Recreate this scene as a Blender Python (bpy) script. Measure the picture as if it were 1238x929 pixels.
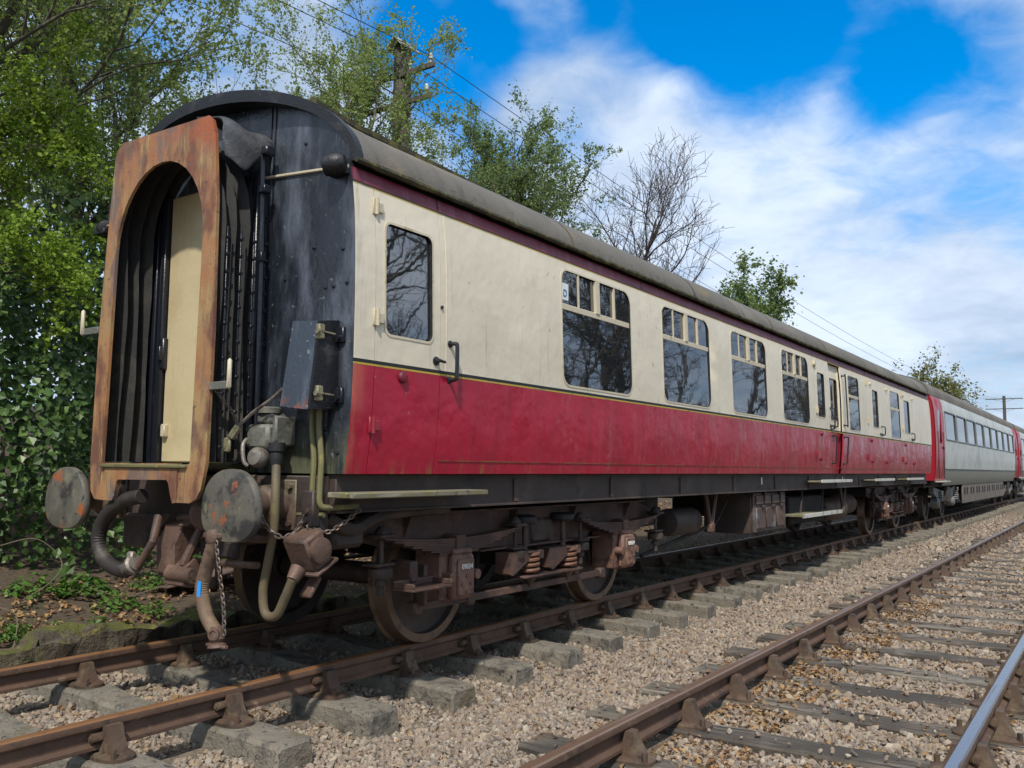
import bpy, bmesh, math, random
import numpy as np
from mathutils import Vector, Matrix
from mathutils.geometry import delaunay_2d_cdt

for o in list(bpy.data.objects): bpy.data.objects.remove(o)
scene = bpy.context.scene
COL = scene.collection
R = math.radians
rng = random.Random(7)
nrg = np.random.default_rng(11)

# ------------------------------------------------------------------ camera
CAM = Vector((-3.7226, -5.0774, 1.2825)); YAW, PIT, ROL = R(34.366), R(5.4145), R(0.5229)
FPX, IW, IH = 1069.53, 1238.0, 929.0
_fw = Vector((math.cos(PIT)*math.cos(YAW), math.cos(PIT)*math.sin(YAW), math.sin(PIT)))
_r = Vector((math.sin(YAW), -math.cos(YAW), 0)); _u = _r.cross(_fw)
_r2 = _r*math.cos(ROL)+_u*math.sin(ROL); _u2 = -_r*math.sin(ROL)+_u*math.cos(ROL)
cd = bpy.data.cameras.new('camera'); cam = bpy.data.objects.new('camera', cd); COL.objects.link(cam)
cd.sensor_width = 36; cd.lens = 36*FPX/IW; cd.clip_start = .05; cd.clip_end = 3000
cam.matrix_world = Matrix(((_r2.x, _u2.x, -_fw.x, CAM.x), (_r2.y, _u2.y, -_fw.y, CAM.y), (_r2.z, _u2.z, -_fw.z, CAM.z), (0, 0, 0, 1)))
scene.camera = cam
def ray(u, v): return _fw+_r2*((u-IW/2)/FPX)-_u2*((v-IH/2)/FPX)
def at(u, v, ax, val):          # photo pixel -> point on the plane axis=val
    d = ray(u, v); t = (val-CAM[ax])/d[ax]; return CAM+d*t

# ------------------------------------------------------------------ world, sun, exposure
SUN = Vector((-.56, -.31, .77)).normalized()
scene.view_settings.view_transform = 'Standard'; scene.view_settings.look = 'None'
scene.view_settings.exposure = 0.3; scene.view_settings.gamma = 1
w = bpy.data.worlds.new('World'); scene.world = w; w.use_nodes = True
def build_world():
    nt = w.node_tree; N = nt.nodes; Lk = nt.links.new
    N.clear()
    out = N.new('ShaderNodeOutputWorld'); bg = N.new('ShaderNodeBackground'); bg.inputs[1].default_value = .1
    sky = N.new('ShaderNodeTexSky'); sky.sky_type = 'NISHITA'; sky.sun_disc = False
    sky.sun_elevation = math.asin(SUN.z); sky.sun_rotation = math.atan2(SUN.x, SUN.y)
    sky.ozone_density = 3.0; sky.dust_density = .4
    hs = N.new('ShaderNodeHueSaturation'); hs.inputs['Saturation'].default_value = 1.5; hs.inputs['Value'].default_value = 1.75
    Lk(sky.outputs[0], hs.inputs['Color'])
    tc = N.new('ShaderNodeTexCoord')
    sep = N.new('ShaderNodeSeparateXYZ'); Lk(tc.outputs['Generated'], sep.inputs[0])
    def m(op, a, b=None, c=None):
        n = N.new('ShaderNodeMath'); n.operation = op
        for i, q in enumerate((a, b, c)):
            if q is None: continue
            if hasattr(q, 'links'): Lk(q, n.inputs[i])
            else: n.inputs[i].default_value = q
        return n.outputs[0]
    zz = m('ADD', m('MAXIMUM', sep.outputs[2], 0.0), .22)
    cx = m('DIVIDE', sep.outputs[0], zz); cy = m('DIVIDE', sep.outputs[1], zz)
    cmb = N.new('ShaderNodeCombineXYZ'); Lk(cx, cmb.inputs[0]); Lk(cy, cmb.inputs[1])
    def noise(scale, det, rough, dist, off=(0, 0, 0)):
        mp = N.new('ShaderNodeMapping'); mp.inputs['Location'].default_value = off; Lk(cmb.outputs[0], mp.inputs[0])
        n = N.new('ShaderNodeTexNoise'); n.inputs['Scale'].default_value = scale; n.inputs['Detail'].default_value = det
        n.inputs['Roughness'].default_value = rough; n.inputs['Distortion'].default_value = dist
        Lk(mp.outputs[0], n.inputs['Vector']); return n.outputs[0]
    n1 = noise(1.5, 7, .52, .35, (3.1, 1.7, 0)); n2 = noise(3.2, 6, .55, .5, (8, 2, 0)); n3 = noise(1.1, 5, .5, .2, (1, 9, 2))
    n4 = noise(9, 6, .6, .6, (2, 5, 1))
    cov = m('ADD', m('ADD', m('MULTIPLY', n1, 1.35), m('MULTIPLY', n2, .75)), m('MULTIPLY', n4, .5))
    cov = m('ADD', cov, -.37)
    # open blue patches of this sky (direction, angular radius in degrees, weight)
    for (u, v, rad, wt) in SKY_HOLES:
        d = ray(u, v).normalized()
        dp = N.new('ShaderNodeVectorMath'); dp.operation = 'DOT_PRODUCT'; dp.inputs[1].default_value = d
        nv = N.new('ShaderNodeVectorMath'); nv.operation = 'NORMALIZE'; Lk(tc.outputs['Generated'], nv.inputs[0])
        Lk(nv.outputs[0], dp.inputs[0])
        mr = N.new('ShaderNodeMapRange'); mr.interpolation_type = 'SMOOTHSTEP'
        mr.inputs['From Min'].default_value = math.cos(R(rad)); mr.inputs['From Max'].default_value = math.cos(R(rad*.15))
        mr.inputs['To Min'].default_value = 0; mr.inputs['To Max'].default_value = wt
        Lk(dp.outputs['Value'], mr.inputs[0]); cov = m('SUBTRACT', cov, mr.outputs[0])
    al = N.new('ShaderNodeMapRange'); al.interpolation_type = 'SMOOTHSTEP'
    al.inputs['From Min'].default_value = .04; al.inputs['From Max'].default_value = .98; Lk(cov, al.inputs[0])
    ramp = N.new('ShaderNodeValToRGB'); e = ramp.color_ramp.elements
    e[0].position = .40; e[0].color = (3.2, 4.2, 5.8, 1); e[1].position = .63; e[1].color = (6.9, 7.8, 9.1, 1)
    sh = m('ADD', m('ADD', m('MULTIPLY', n3, .6), m('MULTIPLY', n2, .28)), m('MULTIPLY', n4, .12)); Lk(sh, ramp.inputs[0])
    mx = N.new('ShaderNodeMix'); mx.data_type = 'RGBA'
    Lk(m('MULTIPLY', al.outputs[0], .96), mx.inputs['Factor']); Lk(hs.outputs[0], mx.inputs['A']); Lk(ramp.outputs[0], mx.inputs['B'])
    Lk(mx.outputs['Result'], bg.inputs[0]); Lk(bg.outputs[0], out.inputs[0])
SKY_HOLES = [(900, 50, 6, .62), (1045, 62, 6, .5), (780, 0, 5, .6), (1140, 150, 7, .34), (540, 70, 5.5, .7), (1238, 175, 6, .30), (640, -20, 6, .6), (1130, -30, 9, .5), (900, -60, 8, .6),
             (460, 20, 4, .5), (250, 30, 5, .4), (585, 205, 3.5, .35), (110, 60, 5, .4), (700, 185, 3, .25)]
build_world()
sd = bpy.data.lights.new('sun', 'SUN'); sd.energy = 3.1; sd.angle = R(2.0); sd.color = (1, .95, .87)
sun = bpy.data.objects.new('sun', sd); COL.objects.link(sun); sun.location = (-10, -8, 14)
sun.rotation_euler = SUN.to_track_quat('Z', 'Y').to_euler()

# ------------------------------------------------------------------ mesh helpers
class MB:
    def __init__(s): s.v = []; s.f = []; s.m = []
    def add(s, vs, fs, mi=0, M=None):
        o = len(s.v)
        if M is not None: vs = [M @ Vector(q) for q in vs]
        s.v += [tuple(q) for q in vs]; s.f += [[i+o for i in f] for f in fs]; s.m += [mi]*len(fs); return s
    def box(s, x0, x1, y0, y1, z0, z1, c=0.0, mi=0, M=None):
        hx, hy, hz = abs(x1-x0)/2, abs(y1-y0)/2, abs(z1-z0)/2
        T = Matrix.Translation(((x0+x1)/2, (y0+y1)/2, (z0+z1)/2))
        if M is not None: T = M @ T
        c = min(c, hx*.9, hy*.9, hz*.9)
        if c <= 0:
            vs = [(a*hx, b*hy, d*hz) for a in (-1, 1) for b in (-1, 1) for d in (-1, 1)]
            return s.add(vs, [(0, 1, 3, 2), (4, 6, 7, 5), (0, 4, 5, 1), (2, 3, 7, 6), (0, 2, 6, 4), (1, 5, 7, 3)], mi, T)
        idx = {}; vs = []
        for a in (-1, 1):
            for b in (-1, 1):
                for d in (-1, 1):
                    idx[a, b, d] = len(vs)
                    vs += [(a*hx, b*(hy-c), d*(hz-c)), (a*(hx-c), b*hy, d*(hz-c)), (a*(hx-c), b*(hy-c), d*hz)]
        fs = []
        cyc = ((-1, -1), (1, -1), (1, 1), (-1, 1))
        for sg in (-1, 1):
            fs.append([idx[sg, p, q] for p, q in cyc]); fs.append([idx[p, sg, q]+1 for p, q in cyc]); fs.append([idx[p, q, sg]+2 for p, q in cyc])
        for p in (-1, 1):
            for q in (-1, 1):
                fs.append([idx[p, q, -1], idx[p, q, 1], idx[p, q, 1]+1, idx[p, q, -1]+1])
                fs.append([idx[p, -1, q], idx[p, 1, q], idx[p, 1, q]+2, idx[p, -1, q]+2])
                fs.append([idx[-1, p, q]+1, idx[1, p, q]+1, idx[1, p, q]+2, idx[-1, p, q]+2])
        for k in idx.values(): fs.append([k, k+1, k+2])
        return s.add(vs, fs, mi, T)
    def tube(s, pts, r, n=8, cap=True, mi=0):
        P = [Vector(p) for p in pts]; k = len(P)
        rs = r if hasattr(r, '__len__') else [r]*k
        t = (P[1]-P[0]).normalized(); a = Vector((0, 0, 1)) if abs(t.z) < .9 else Vector((1, 0, 0))
        nx = (a-t*a.dot(t)).normalized(); vs = []
        for i in range(k):
            tt = (P[min(i+1, k-1)]-P[max(i-1, 0)])
            tt = tt.normalized() if tt.length > 1e-9 else t
            nx = (nx-tt*nx.dot(tt)); nx = nx.normalized() if nx.length > 1e-6 else tt.orthogonal().normalized()
            ny = tt.cross(nx)
            for j in range(n):
                an = 2*math.pi*j/n; vs.append(P[i]+(nx*math.cos(an)+ny*math.sin(an))*rs[i])
        fs = [[i*n+j, i*n+(j+1) % n, (i+1)*n+(j+1) % n, (i+1)*n+j] for i in range(k-1) for j in range(n)]
        if cap: fs.append(list(range(n))[::-1]); fs.append([(k-1)*n+j for j in range(n)])
        return s.add(vs, fs, mi)
    def cyl(s, p0, p1, r, r1=None, n=14, mi=0): return s.tube([p0, p1], [r, r if r1 is None else r1], n, True, mi)
    def lathe(s, prof, o, ax, n=24, mi=0):      # prof: (radius, distance along axis)
        o = Vector(o); ax = Vector(ax).normalized(); nx = ax.orthogonal().normalized(); ny = ax.cross(nx); vs = []
        for (r, t) in prof:
            for j in range(n):
                an = 2*math.pi*j/n; vs.append(o+ax*t+(nx*math.cos(an)+ny*math.sin(an))*max(r, 1e-4))
        k = len(prof)
        fs = [[i*n+j, i*n+(j+1) % n, (i+1)*n+(j+1) % n, (i+1)*n+j] for i in range(k-1) for j in range(n)]
        fs.append(list(range(n))[::-1]); fs.append([(k-1)*n+j for j in range(n)])
        return s.add(vs, fs, mi)
    def prism(s, poly, c0, c1, plane='xz', mi=0, M=None):
        def mp(a, b, c): return {'xz': (a, c, b), 'yz': (c, a, b), 'xy': (a, b, c)}[plane]
        n = len(poly); vs = [mp(a, b, c0) for a, b in poly]+[mp(a, b, c1) for a, b in poly]
        fs = [list(range(n)), list(range(n, 2*n))[::-1]]+[[i, i+n, (i+1) % n+n, (i+1) % n] for i in range(n)]
        return s.add(vs, fs, mi, M)
    def plate(s, outer, holes, mp, t, mi=0, grid=None):
        """filled 2-D outline with holes; mp(a,b,d) -> xyz with d = depth 0..1; t = True for two faces and edge walls"""
        pts = []; edges = []
        for lp in [outer]+holes:
            o = len(pts); pts += lp; edges += [(o+i, o+(i+1) % len(lp)) for i in range(len(lp))]
        nb = len(pts)
        def inside(p, lp):
            c = False; j = len(lp)-1
            for i in range(len(lp)):
                if (lp[i][1] > p[1]) != (lp[j][1] > p[1]) and p[0] < (lp[j][0]-lp[i][0])*(p[1]-lp[i][1])/(lp[j][1]-lp[i][1])+lp[i][0]: c = not c
                j = i
            return c
        if grid:
            gx, gz = grid
            xs = [p[0] for p in outer]; zs = [p[1] for p in outer]
            nx = max(1, round((max(xs)-min(xs))/gx)); nz = max(1, round((max(zs)-min(zs))/gz))
            for i in range(1, nx):
                for k in range(1, nz):
                    p = (min(xs)+(max(xs)-min(xs))*i/nx, min(zs)+(max(zs)-min(zs))*k/nz)
                    if inside(p, outer) and not any(inside(p, h) for h in holes):
                        if not any(abs(p[0]-q[0])+abs(p[1]-q[1]) < .02 for q in pts[:nb]): pts.append(p)
        vo, _, fo, _, _, _ = delaunay_2d_cdt([Vector(p) for p in pts], edges, [], 0, 1e-5)
        tri = []
        for f in fo:
            c = sum((vo[i] for i in f), Vector((0, 0)))/len(f)
            if inside(c, outer) and not any(inside(c, h) for h in holes):
                a = sum(vo[f[i]].x*vo[f[(i+1) % len(f)]].y-vo[f[(i+1) % len(f)]].x*vo[f[i]].y for i in range(len(f)))
                tri.append(list(f) if a > 0 else list(f)[::-1])
        s.add([mp(q.x, q.y, 0) for q in vo], tri, mi)
        if t:
            s.add([mp(q.x, q.y, 1) for q in vo], [f[::-1] for f in tri], mi)
            for lp in [outer]+holes:
                n = len(lp); s.add([mp(a, b, 0) for a, b in lp]+[mp(a, b, 1) for a, b in lp], [[i, (i+1) % n, (i+1) % n+n, i+n] for i in range(n)], mi)
        return s
    def mesh(s, name, mats, off=(0, 0, 0), recalc=True, ang=38):
        me = bpy.data.meshes.new(name)
        me.from_pydata([(a-off[0], b-off[1], c-off[2]) for a, b, c in s.v], [], s.f)
        for q in (mats if isinstance(mats, (list, tuple)) else [mats]): me.materials.append(MT[q] if isinstance(q, str) else q)
        me.polygons.foreach_set('material_index', s.m)
        if recalc:
            bm = bmesh.new(); bm.from_mesh(me); bmesh.ops.remove_doubles(bm, verts=bm.verts, dist=1e-5)
            bmesh.ops.recalc_face_normals(bm, faces=bm.faces); bm.to_mesh(me); bm.free()
        if ang:
            me.polygons.foreach_set('use_smooth', [True]*len(me.polygons)); me.set_sharp_from_angle(angle=R(ang))
        me.update(); return me
    def build(s, name, mats, parent=None, recalc=True, ang=38):
        off = ORG.get(parent.name, (0, 0, 0)) if parent else (0, 0, 0)
        o = bpy.data.objects.new(name, s.mesh(name, mats, off, recalc, ang)); COL.objects.link(o)
        if parent: o.parent = parent; ORG[o.name] = off
        return o
ORG = {}
def thing(name, loc, label, cat, group=None):
    o = bpy.data.objects.new(name, None); COL.objects.link(o); o.location = loc; o.empty_display_size = .2
    ORG[o.name] = tuple(loc); return tag(o, label, cat, group)
def tag(o, label=None, cat=None, group=None, kind=None):
    for k, q in (('label', label), ('category', cat), ('group', group), ('kind', kind)):
        if q: o[k] = q
    return o
def raw_mesh(name, V, F, mat, smooth=False):     # V (n,3) array, F (m,k) array of equal-size faces
    me = bpy.data.meshes.new(name); V = np.asarray(V, np.float32); F = np.asarray(F, np.int32)
    me.vertices.add(len(V)); me.vertices.foreach_set('co', V.ravel())
    me.loops.add(F.size); me.loops.foreach_set('vertex_index', F.ravel())
    me.polygons.add(len(F)); me.polygons.foreach_set('loop_start', np.arange(0, F.size, F.shape[1], dtype=np.int32))
    me.polygons.foreach_set('use_smooth', np.full(len(F), smooth)); me.update(calc_edges=True); me.validate()
    me.materials.append(MT[mat]); return me
def link(name, me, parent=None, loc=(0, 0, 0)):
    o = bpy.data.objects.new(name, me); COL.objects.link(o); o.location = loc
    if parent: o.parent = parent
    return o
def rrect(x0, x1, z0, z1, r, n=5):
    pts = []
    for cx, cz, a0 in ((x1-r, z0+r, -90), (x1-r, z1-r, 0), (x0+r, z1-r, 90), (x0+r, z0+r, 180)):
        for i in range(n+1):
            a = R(a0+90*i/n); pts.append((cx+r*math.cos(a), cz+r*math.sin(a)))
    return pts
def bez(pts, n=8):          # smooth curve through points
    P = [Vector(p) for p in pts]; out = []
    for i in range(len(P)-1):
        p0 = P[max(i-1, 0)]; p1 = P[i]; p2 = P[i+1]; p3 = P[min(i+2, len(P)-1)]
        for k in range(n):
            t = k/n
            out.append(.5*((2*p1)+(p2-p0)*t+(2*p0-5*p1+4*p2-p3)*t*t+(3*p1-p0-3*p2+p3)*t*t*t))
    return out+[P[-1]]

# ------------------------------------------------------------------ materials
MT = {}
def pmat(name, col, rough=.6, metal=0., spots=(), bump=None, spec=.5, island=None, rvar=0., ior=None, trans=0.):
    """spots: (colour, scale, lo, hi, (sx,sy,sz), up) patches of another colour by noise; bump: (scale, distance)"""
    ma = bpy.data.materials.new(name); ma.use_nodes = True; nt = ma.node_tree; N = nt.nodes; Lk = nt.links.new
    b = N['Principled BSDF']; b.inputs['Roughness'].default_value = rough; b.inputs['Metallic'].default_value = metal
    b.inputs['Specular IOR Level'].default_value = spec
    if ior: b.inputs['IOR'].default_value = ior
    geo = N.new('ShaderNodeNewGeometry')
    def noise(scale, st, det=5, k=0):
        mp = N.new('ShaderNodeMapping'); mp.inputs['Scale'].default_value = st; mp.inputs['Location'].default_value = (k*3.7, k*1.3, k*2.1)
        Lk(geo.outputs['Position'], mp.inputs[0])
        n = N.new('ShaderNodeTexNoise'); n.inputs['Scale'].default_value = scale; n.inputs['Detail'].default_value = det; n.inputs['Roughness'].default_value = .6
        Lk(mp.outputs[0], n.inputs['Vector']); return n.outputs[0]
    cur = None
    if island:
        rp = N.new('ShaderNodeValToRGB'); el = rp.color_ramp.elements
        while len(el) < len(island): el.new(.5)
        for i, c in enumerate(island): el[i].position = i/(len(island)-1); el[i].color = (*c, 1)
        Lk(geo.outputs['Random Per Island'], rp.inputs[0]); cur = rp.outputs[0]
    for k, sp in enumerate(spots):
        c2, scale, lo, hi = sp[:4]; st = sp[4] if len(sp) > 4 and sp[4] else (1, 1, 1); up = sp[5] if len(sp) > 5 else None
        mr = N.new('ShaderNodeMapRange'); mr.interpolation_type = 'SMOOTHSTEP'
        mr.inputs['From Min'].default_value = lo; mr.inputs['From Max'].default_value = hi
        Lk(noise(scale, st, 6, k+1), mr.inputs[0]); fac = mr.outputs[0]
        if up:
            sx = N.new('ShaderNodeSeparateXYZ'); Lk(geo.outputs['Position' if up[0] in 'xz' else 'Normal'], sx.inputs[0])
            m2 = N.new('ShaderNodeMapRange'); m2.inputs['From Min'].default_value = up[1]; m2.inputs['From Max'].default_value = up[2]
            Lk(sx.outputs[0 if up[0] == 'x' else 2], m2.inputs[0])
            mu = N.new('ShaderNodeMath'); mu.operation = 'MULTIPLY'; Lk(fac, mu.inputs[0]); Lk(m2.outputs[0], mu.inputs[1]); fac = mu.outputs[0]
        mx = N.new('ShaderNodeMix'); mx.data_type = 'RGBA'; Lk(fac, mx.inputs['Factor'])
        if cur is None: mx.inputs['A'].default_value = (*col, 1)
        else: Lk(cur, mx.inputs['A'])
        mx.inputs['B'].default_value = (*c2, 1); cur = mx.outputs['Result']
    if cur is None: b.inputs['Base Color'].default_value = (*col, 1)
    else: Lk(cur, b.inputs['Base Color'])
    if rvar:
        mr = N.new('ShaderNodeMapRange'); mr.inputs['To Min'].default_value = max(.02, rough-rvar); mr.inputs['To Max'].default_value = min(1, rough+rvar)
        mr.inputs['From Min'].default_value = .3; mr.inputs['From Max'].default_value = .7
        Lk(noise(3, (1, 1, .5), 5, 9), mr.inputs[0]); Lk(mr.outputs[0], b.inputs['Roughness'])
    if bump:
        bs = bump if isinstance(bump, list) else [bump]; last = None
        for q, (sc, di) in enumerate(bs):
            bn = N.new('ShaderNodeBump'); bn.inputs['Distance'].default_value = di; bn.inputs['Strength'].default_value = 1
            Lk(noise(sc, (1, 1, 1), 4, 12+q), bn.inputs['Height'])
            if last: Lk(last, bn.inputs['Normal'])
            last = bn.outputs[0]
        Lk(last, b.inputs['Normal'])
    if trans:
        tr = N.new('ShaderNodeBsdfTranslucent'); ms = N.new('ShaderNodeMixShader'); ms.inputs[0].default_value = trans
        if cur is not None: Lk(cur, tr.inputs[0])
        else: tr.inputs[0].default_value = (*col, 1)
        o = N['Material Output']; Lk(b.outputs[0], ms.inputs[1]); Lk(tr.outputs[0], ms.inputs[2]); Lk(ms.outputs[0], o.inputs[0])
    MT[name] = ma; return ma
V1 = (6, 6, .35)      # vertical streaks
pmat('cream', (.74, .665, .51), .34, 0, [((.66, .59, .445), .9, .42, .7), ((.46, .41, .30), 3.0, .58, .80, V1), ((.36, .34, .16), 1.4, .58, .8, V1, ('z', 2.02, 1.9)), ((.45, .40, .30), 11, .66, .72)], [(1.1, .03), (4, .005)], rvar=.08)
pmat('red', (.42, .013, .040), .28, 0, [((.33, .011, .033), 1.2, .4, .7), ((.40, .10, .10), 1.1, .40, .75, (1.5, 1.5, .5), ('x', 5, 11)), ((.36, .13, .12), 3.0, .47, .74, V1, ('x', 1, 9)), ((.22, .16, .04), 3, .52, .75, V1, ('z', 1.36, 1.22)), ((.45, .20, .18), 14, .68, .73), ((.48, .13, .085), 2.5, .30, .60, (3, 3, .6), ('x', .14, -.02)), ((.34, .012, .034), 2.2, .5, .7, (4, 4, .4))], [(1.3, .035), (4, .006)], rvar=.1)  # pink growing along x paints in sky reflection together with scuffed paint
pmat('maroon', (.16, .012, .03), .4, 0, [((.22, .06, .09), 2, .45, .75, V1), ((.05, .02, .02), 3, .6, .8)], (3, .004))
pmat('stripe_black', (.014, .016, .014), .5)
pmat('stripe_yellow', (.52, .36, .05), .5, 0, [((.25, .22, .1), 6, .5, .7)])
pmat('lichen', (.20, .15, .045), .9, 0, [((.28, .02, .03), 5, .42, .6)], (60, .003))
pmat('groove', (.02, .018, .016), .9)
pmat('roof', (.135, .122, .10), .8, 0, [((.20, .182, .15), .8, .42, .68), ((.09, .085, .07), 1.6, .5, .75, (5, 1, 1)), ((.20, .15, .07), 2.5, .58, .75), ((.07, .075, .045), 14, .56, .7, None, ('z', 3.4, 3.12)), ((.30, .22, .12), 1.1, .5, .7, None, ('x', 2.2, 0))], [(60, .004), (3, .006)])
pmat('moss_gutter', (.045, .042, .022), .95, 0, [((.13, .115, .035), 9, .45, .65)], (50, .01))
pmat('black_end', (.016, .019, .026), .26, 0, [((.115, .135, .165), 1.9, .44, .70, (1, 1.8, .6)), ((.010, .012, .016), 1.6, .5, .7, (1, 2, .5)), ((.13, .14, .15), 3.5, .58, .78, (5, 6, .3)), ((.15, .16, .17), 22, .64, .7), ((.15, .155, .085), 2.5, .36, .62, (4, 4, .5), ('z', 1.55, 1.2))], [(30, .0025), (1.6, .015)], rvar=.12)  # pale bluish patches paint a sheen into the black, along with weathering
pmat('black_soot', (.008, .008, .010), .5, 0, [((.05, .05, .05), 4, .55, .75)], (40, .004))
pmat('black_gloss', (.014, .016, .022), .3, 0, [((.07, .08, .11), 6, .58, .75, (6, 6, .4))], (30, .003))
pmat('bellows', (.02, .019, .017), .75, 0, [((.06, .052, .04), 3, .5, .75)], [(90, .002), (7, .008)])
pmat('canvas', (.06, .06, .062), .5, 0, [((.13, .13, .135), 4, .5, .75), ((.03, .03, .03), 7, .55, .7)], [(12, .012), (110, .001)])
pmat('gang_rust', (.34, .155, .066), .6, 0, [((.36, .23, .10), 1.7, .40, .60), ((.16, .07, .042), 5, .46, .62, (1, 1, .5)), ((.17, .12, .10), 3.6, .52, .64, (1, 1, .45)), ((.25, .23, .17), 2.4, .50, .70, None, ('z', 3.0, 3.45)), ((.40, .32, .12), 7, .58, .70, (3, 3, .35)), ((.36, .10, .036), 1.6, .48, .66, None, ('z', 2.5, 3.2)), ((.10, .06, .045), 24, .62, .70), ((.16, .12, .07), 10, .56, .72, (4, 4, .25))], [(70, .0015), (9, .004)])
pmat('door_cream', (.58, .48, .28), .45, 0, [((.46, .36, .19), 1.5, .42, .68), ((.30, .24, .13), 6, .62, .75, V1), ((.70, .62, .45), 3, .62, .68)], (25, .002))
pmat('glass', (.010, .013, .016), .02, 0, [], (1.3, .0012), .5, ior=2.8)
pmat('frame_trim', (.60, .53, .38), .45, 0, [((.36, .28, .14), 7, .56, .72)], (40, .002))
pmat('rubber', (.016, .016, .017), .6, 0, [((.04, .04, .04), 20, .5, .7)], (60, .002))
pmat('handle_black', (.016, .018, .02), .38)
pmat('red_dark', (.17, .012, .028), .5, 0, [((.09, .012, .02), 12, .5, .65)], (30, .003))
pmat('red_fit', (.28, .02, .035), .45, 0, [((.12, .02, .02), 12, .5, .65)], (30, .003))
pmat('chassis', (.050, .036, .029), .6, 0, [((.10, .070, .055), 2, .46, .7), ((.018, .014, .013), 3, .5, .7), ((.10, .06, .04), 8, .6, .72)], [(25, .004), (110, .0015)])
pmat('chassis_dark', (.016, .013, .012), .8, 0, [((.04, .028, .022), 4, .5, .7)], (30, .005))
pmat('bogie', (.072, .041, .031), .6, 0, [((.15, .080, .055), 3, .46, .68), ((.035, .022, .018), 4, .5, .7), ((.20, .085, .045), 12, .62, .74)], [(35, .004), (140, .0015)], rvar=.12)
pmat('axlebox', (.18, .095, .066), .58, 0, [((.26, .145, .10), 7, .48, .68), ((.07, .038, .03), 9, .5, .68)], [(40, .005), (150, .0015)])
pmat('spring_rust', (.16, .075, .04), .55, 0, [((.36, .11, .03), 7, .56, .7), ((.05, .035, .03), 9, .55, .7)], (60, .002))
pmat('tread', (.19, .13, .09), .42, .55, [((.08, .05, .035), 8, .5, .7)], (90, .001))
pmat('wood_step', (.17, .15, .10), .85, 0, [((.155, .145, .045), 4, .46, .62), ((.34, .31, .22), 5, .52, .7, (.4, 4, 4)), ((.08, .07, .05), 9, .58, .7)], [(30, .004)])
pmat('white_edge', (.55, .54, .48), .7, 0, [((.26, .24, .18), 5, .5, .7), ((.10, .09, .07), 8, .6, .72)], (40, .002))
pmat('buffer_face', (.13, .118, .095), .42, .15, [((.18, .165, .125), 7, .46, .68), ((.048, .046, .044), 5, .50, .64), ((.36, .11, .04), 6.5, .58, .66), ((.20, .19, .12), 10, .58, .70), ((.03, .03, .03), 18, .63, .68)], [(50, .002), (9, .003)], rvar=.12)
pmat('buffer_body', (.12, .075, .055), .6, .1, [((.17, .14, .09), 5, .48, .68), ((.05, .035, .03), 7, .5, .7)], (35, .004))
pmat('hose', (.030, .024, .021), .62, 0, [((.10, .085, .065), 6, .52, .72)], (60, .002))
pmat('hose_brown', (.15, .095, .06), .7, 0, [((.22, .15, .09), 6, .48, .7), ((.07, .045, .035), 9, .55, .7)], (80, .002))
pmat('cable', (.13, .10, .055), .65, 0, [((.055, .05, .045), 4, .5, .7), ((.17, .15, .06), 7, .55, .7)], (70, .002))
pmat('pipe_green', (.16, .145, .06), .6, 0, [((.07, .065, .05), 5, .48, .7), ((.27, .24, .06), 7, .58, .72)], (50, .002))
pmat('steel_worn', (.22, .19, .16), .5, .4, [((.36, .32, .26), 8, .5, .7), ((.09, .06, .045), 10, .5, .7)], (60, .003))
pmat('chain', (.15, .12, .10), .5, .4, [((.25, .2, .16), 20, .5, .7), ((.10, .05, .03), 14, .5, .7)])
pmat('coupler', (.115, .068, .048), .6, .1, [((.19, .115, .08), 6, .5, .68), ((.05, .035, .03), 7, .5, .7)], [(30, .006)])
pmat('box_blue', (.040, .052, .070), .3, 0, [((.12, .145, .17), 3, .50, .74, (5, 5, .5)), ((.02, .026, .036), 2, .5, .7), ((.24, .08, .05), 9, .46, .60, None, ('z', 1.70, 1.60)), ((.2, .21, .2), 20, .62, .68)], [(35, .003)], rvar=.1)
pmat('grey_fit', (.14, .14, .115), .55, .1, [((.22, .215, .17), 8, .48, .66), ((.05, .05, .045), 9, .5, .7)], (40, .004))
pmat('latch', (.24, .22, .13), .6, .1, [((.10, .09, .06), 20, .45, .65)])
pmat('cream_metal', (.55, .48, .34), .55, 0, [((.30, .12, .05), 12, .58, .68)], (60, .002))
pmat('blue_tape', (.02, .30, .80), .5)
pmat('paint_white', (.78, .78, .72), .6)
pmat('sticker', (.75, .78, .76), .5)
pmat('sticker_ink', (.03, .12, .25), .5)
pmat('bat_door', (.085, .06, .05), .6, 0, [((.20, .20, .20), 4, .58, .70), ((.15, .09, .065), 3, .46, .7), ((.03, .022, .02), 6, .55, .7)], [(30, .004)])
pmat('rail_side', (.105, .060, .039), .66, .1, [((.15, .085, .052), 3, .46, .68), ((.055, .035, .027), 5, .52, .7), ((.18, .13, .085), 14, .60, .70)], (70, .003))
pmat('rail_top1', (.26, .125, .055), .48, .3, [((.34, .18, .085), 3, .45, .7, (.4, 6, 6)), ((.12, .06, .035), 6, .55, .7)], (90, .001))
pmat('rail_top2', (.40, .36, .34), .24, .9, [((.28, .17, .10), 4, .56, .7, (.3, 8, 1))], (90, .0006))
pmat('rail_top3', (.24, .15, .095), .36, .5, [((.34, .30, .27), 4, .55, .66, (.2, 8, 1)), ((.13, .07, .045), 6, .55, .7)], (90, .001))
pmat('chair', (.098, .060, .038), .66, .1, [((.16, .115, .07), 8, .46, .68), ((.042, .030, .023), 10, .50, .68)], [(40, .004)])
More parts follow.
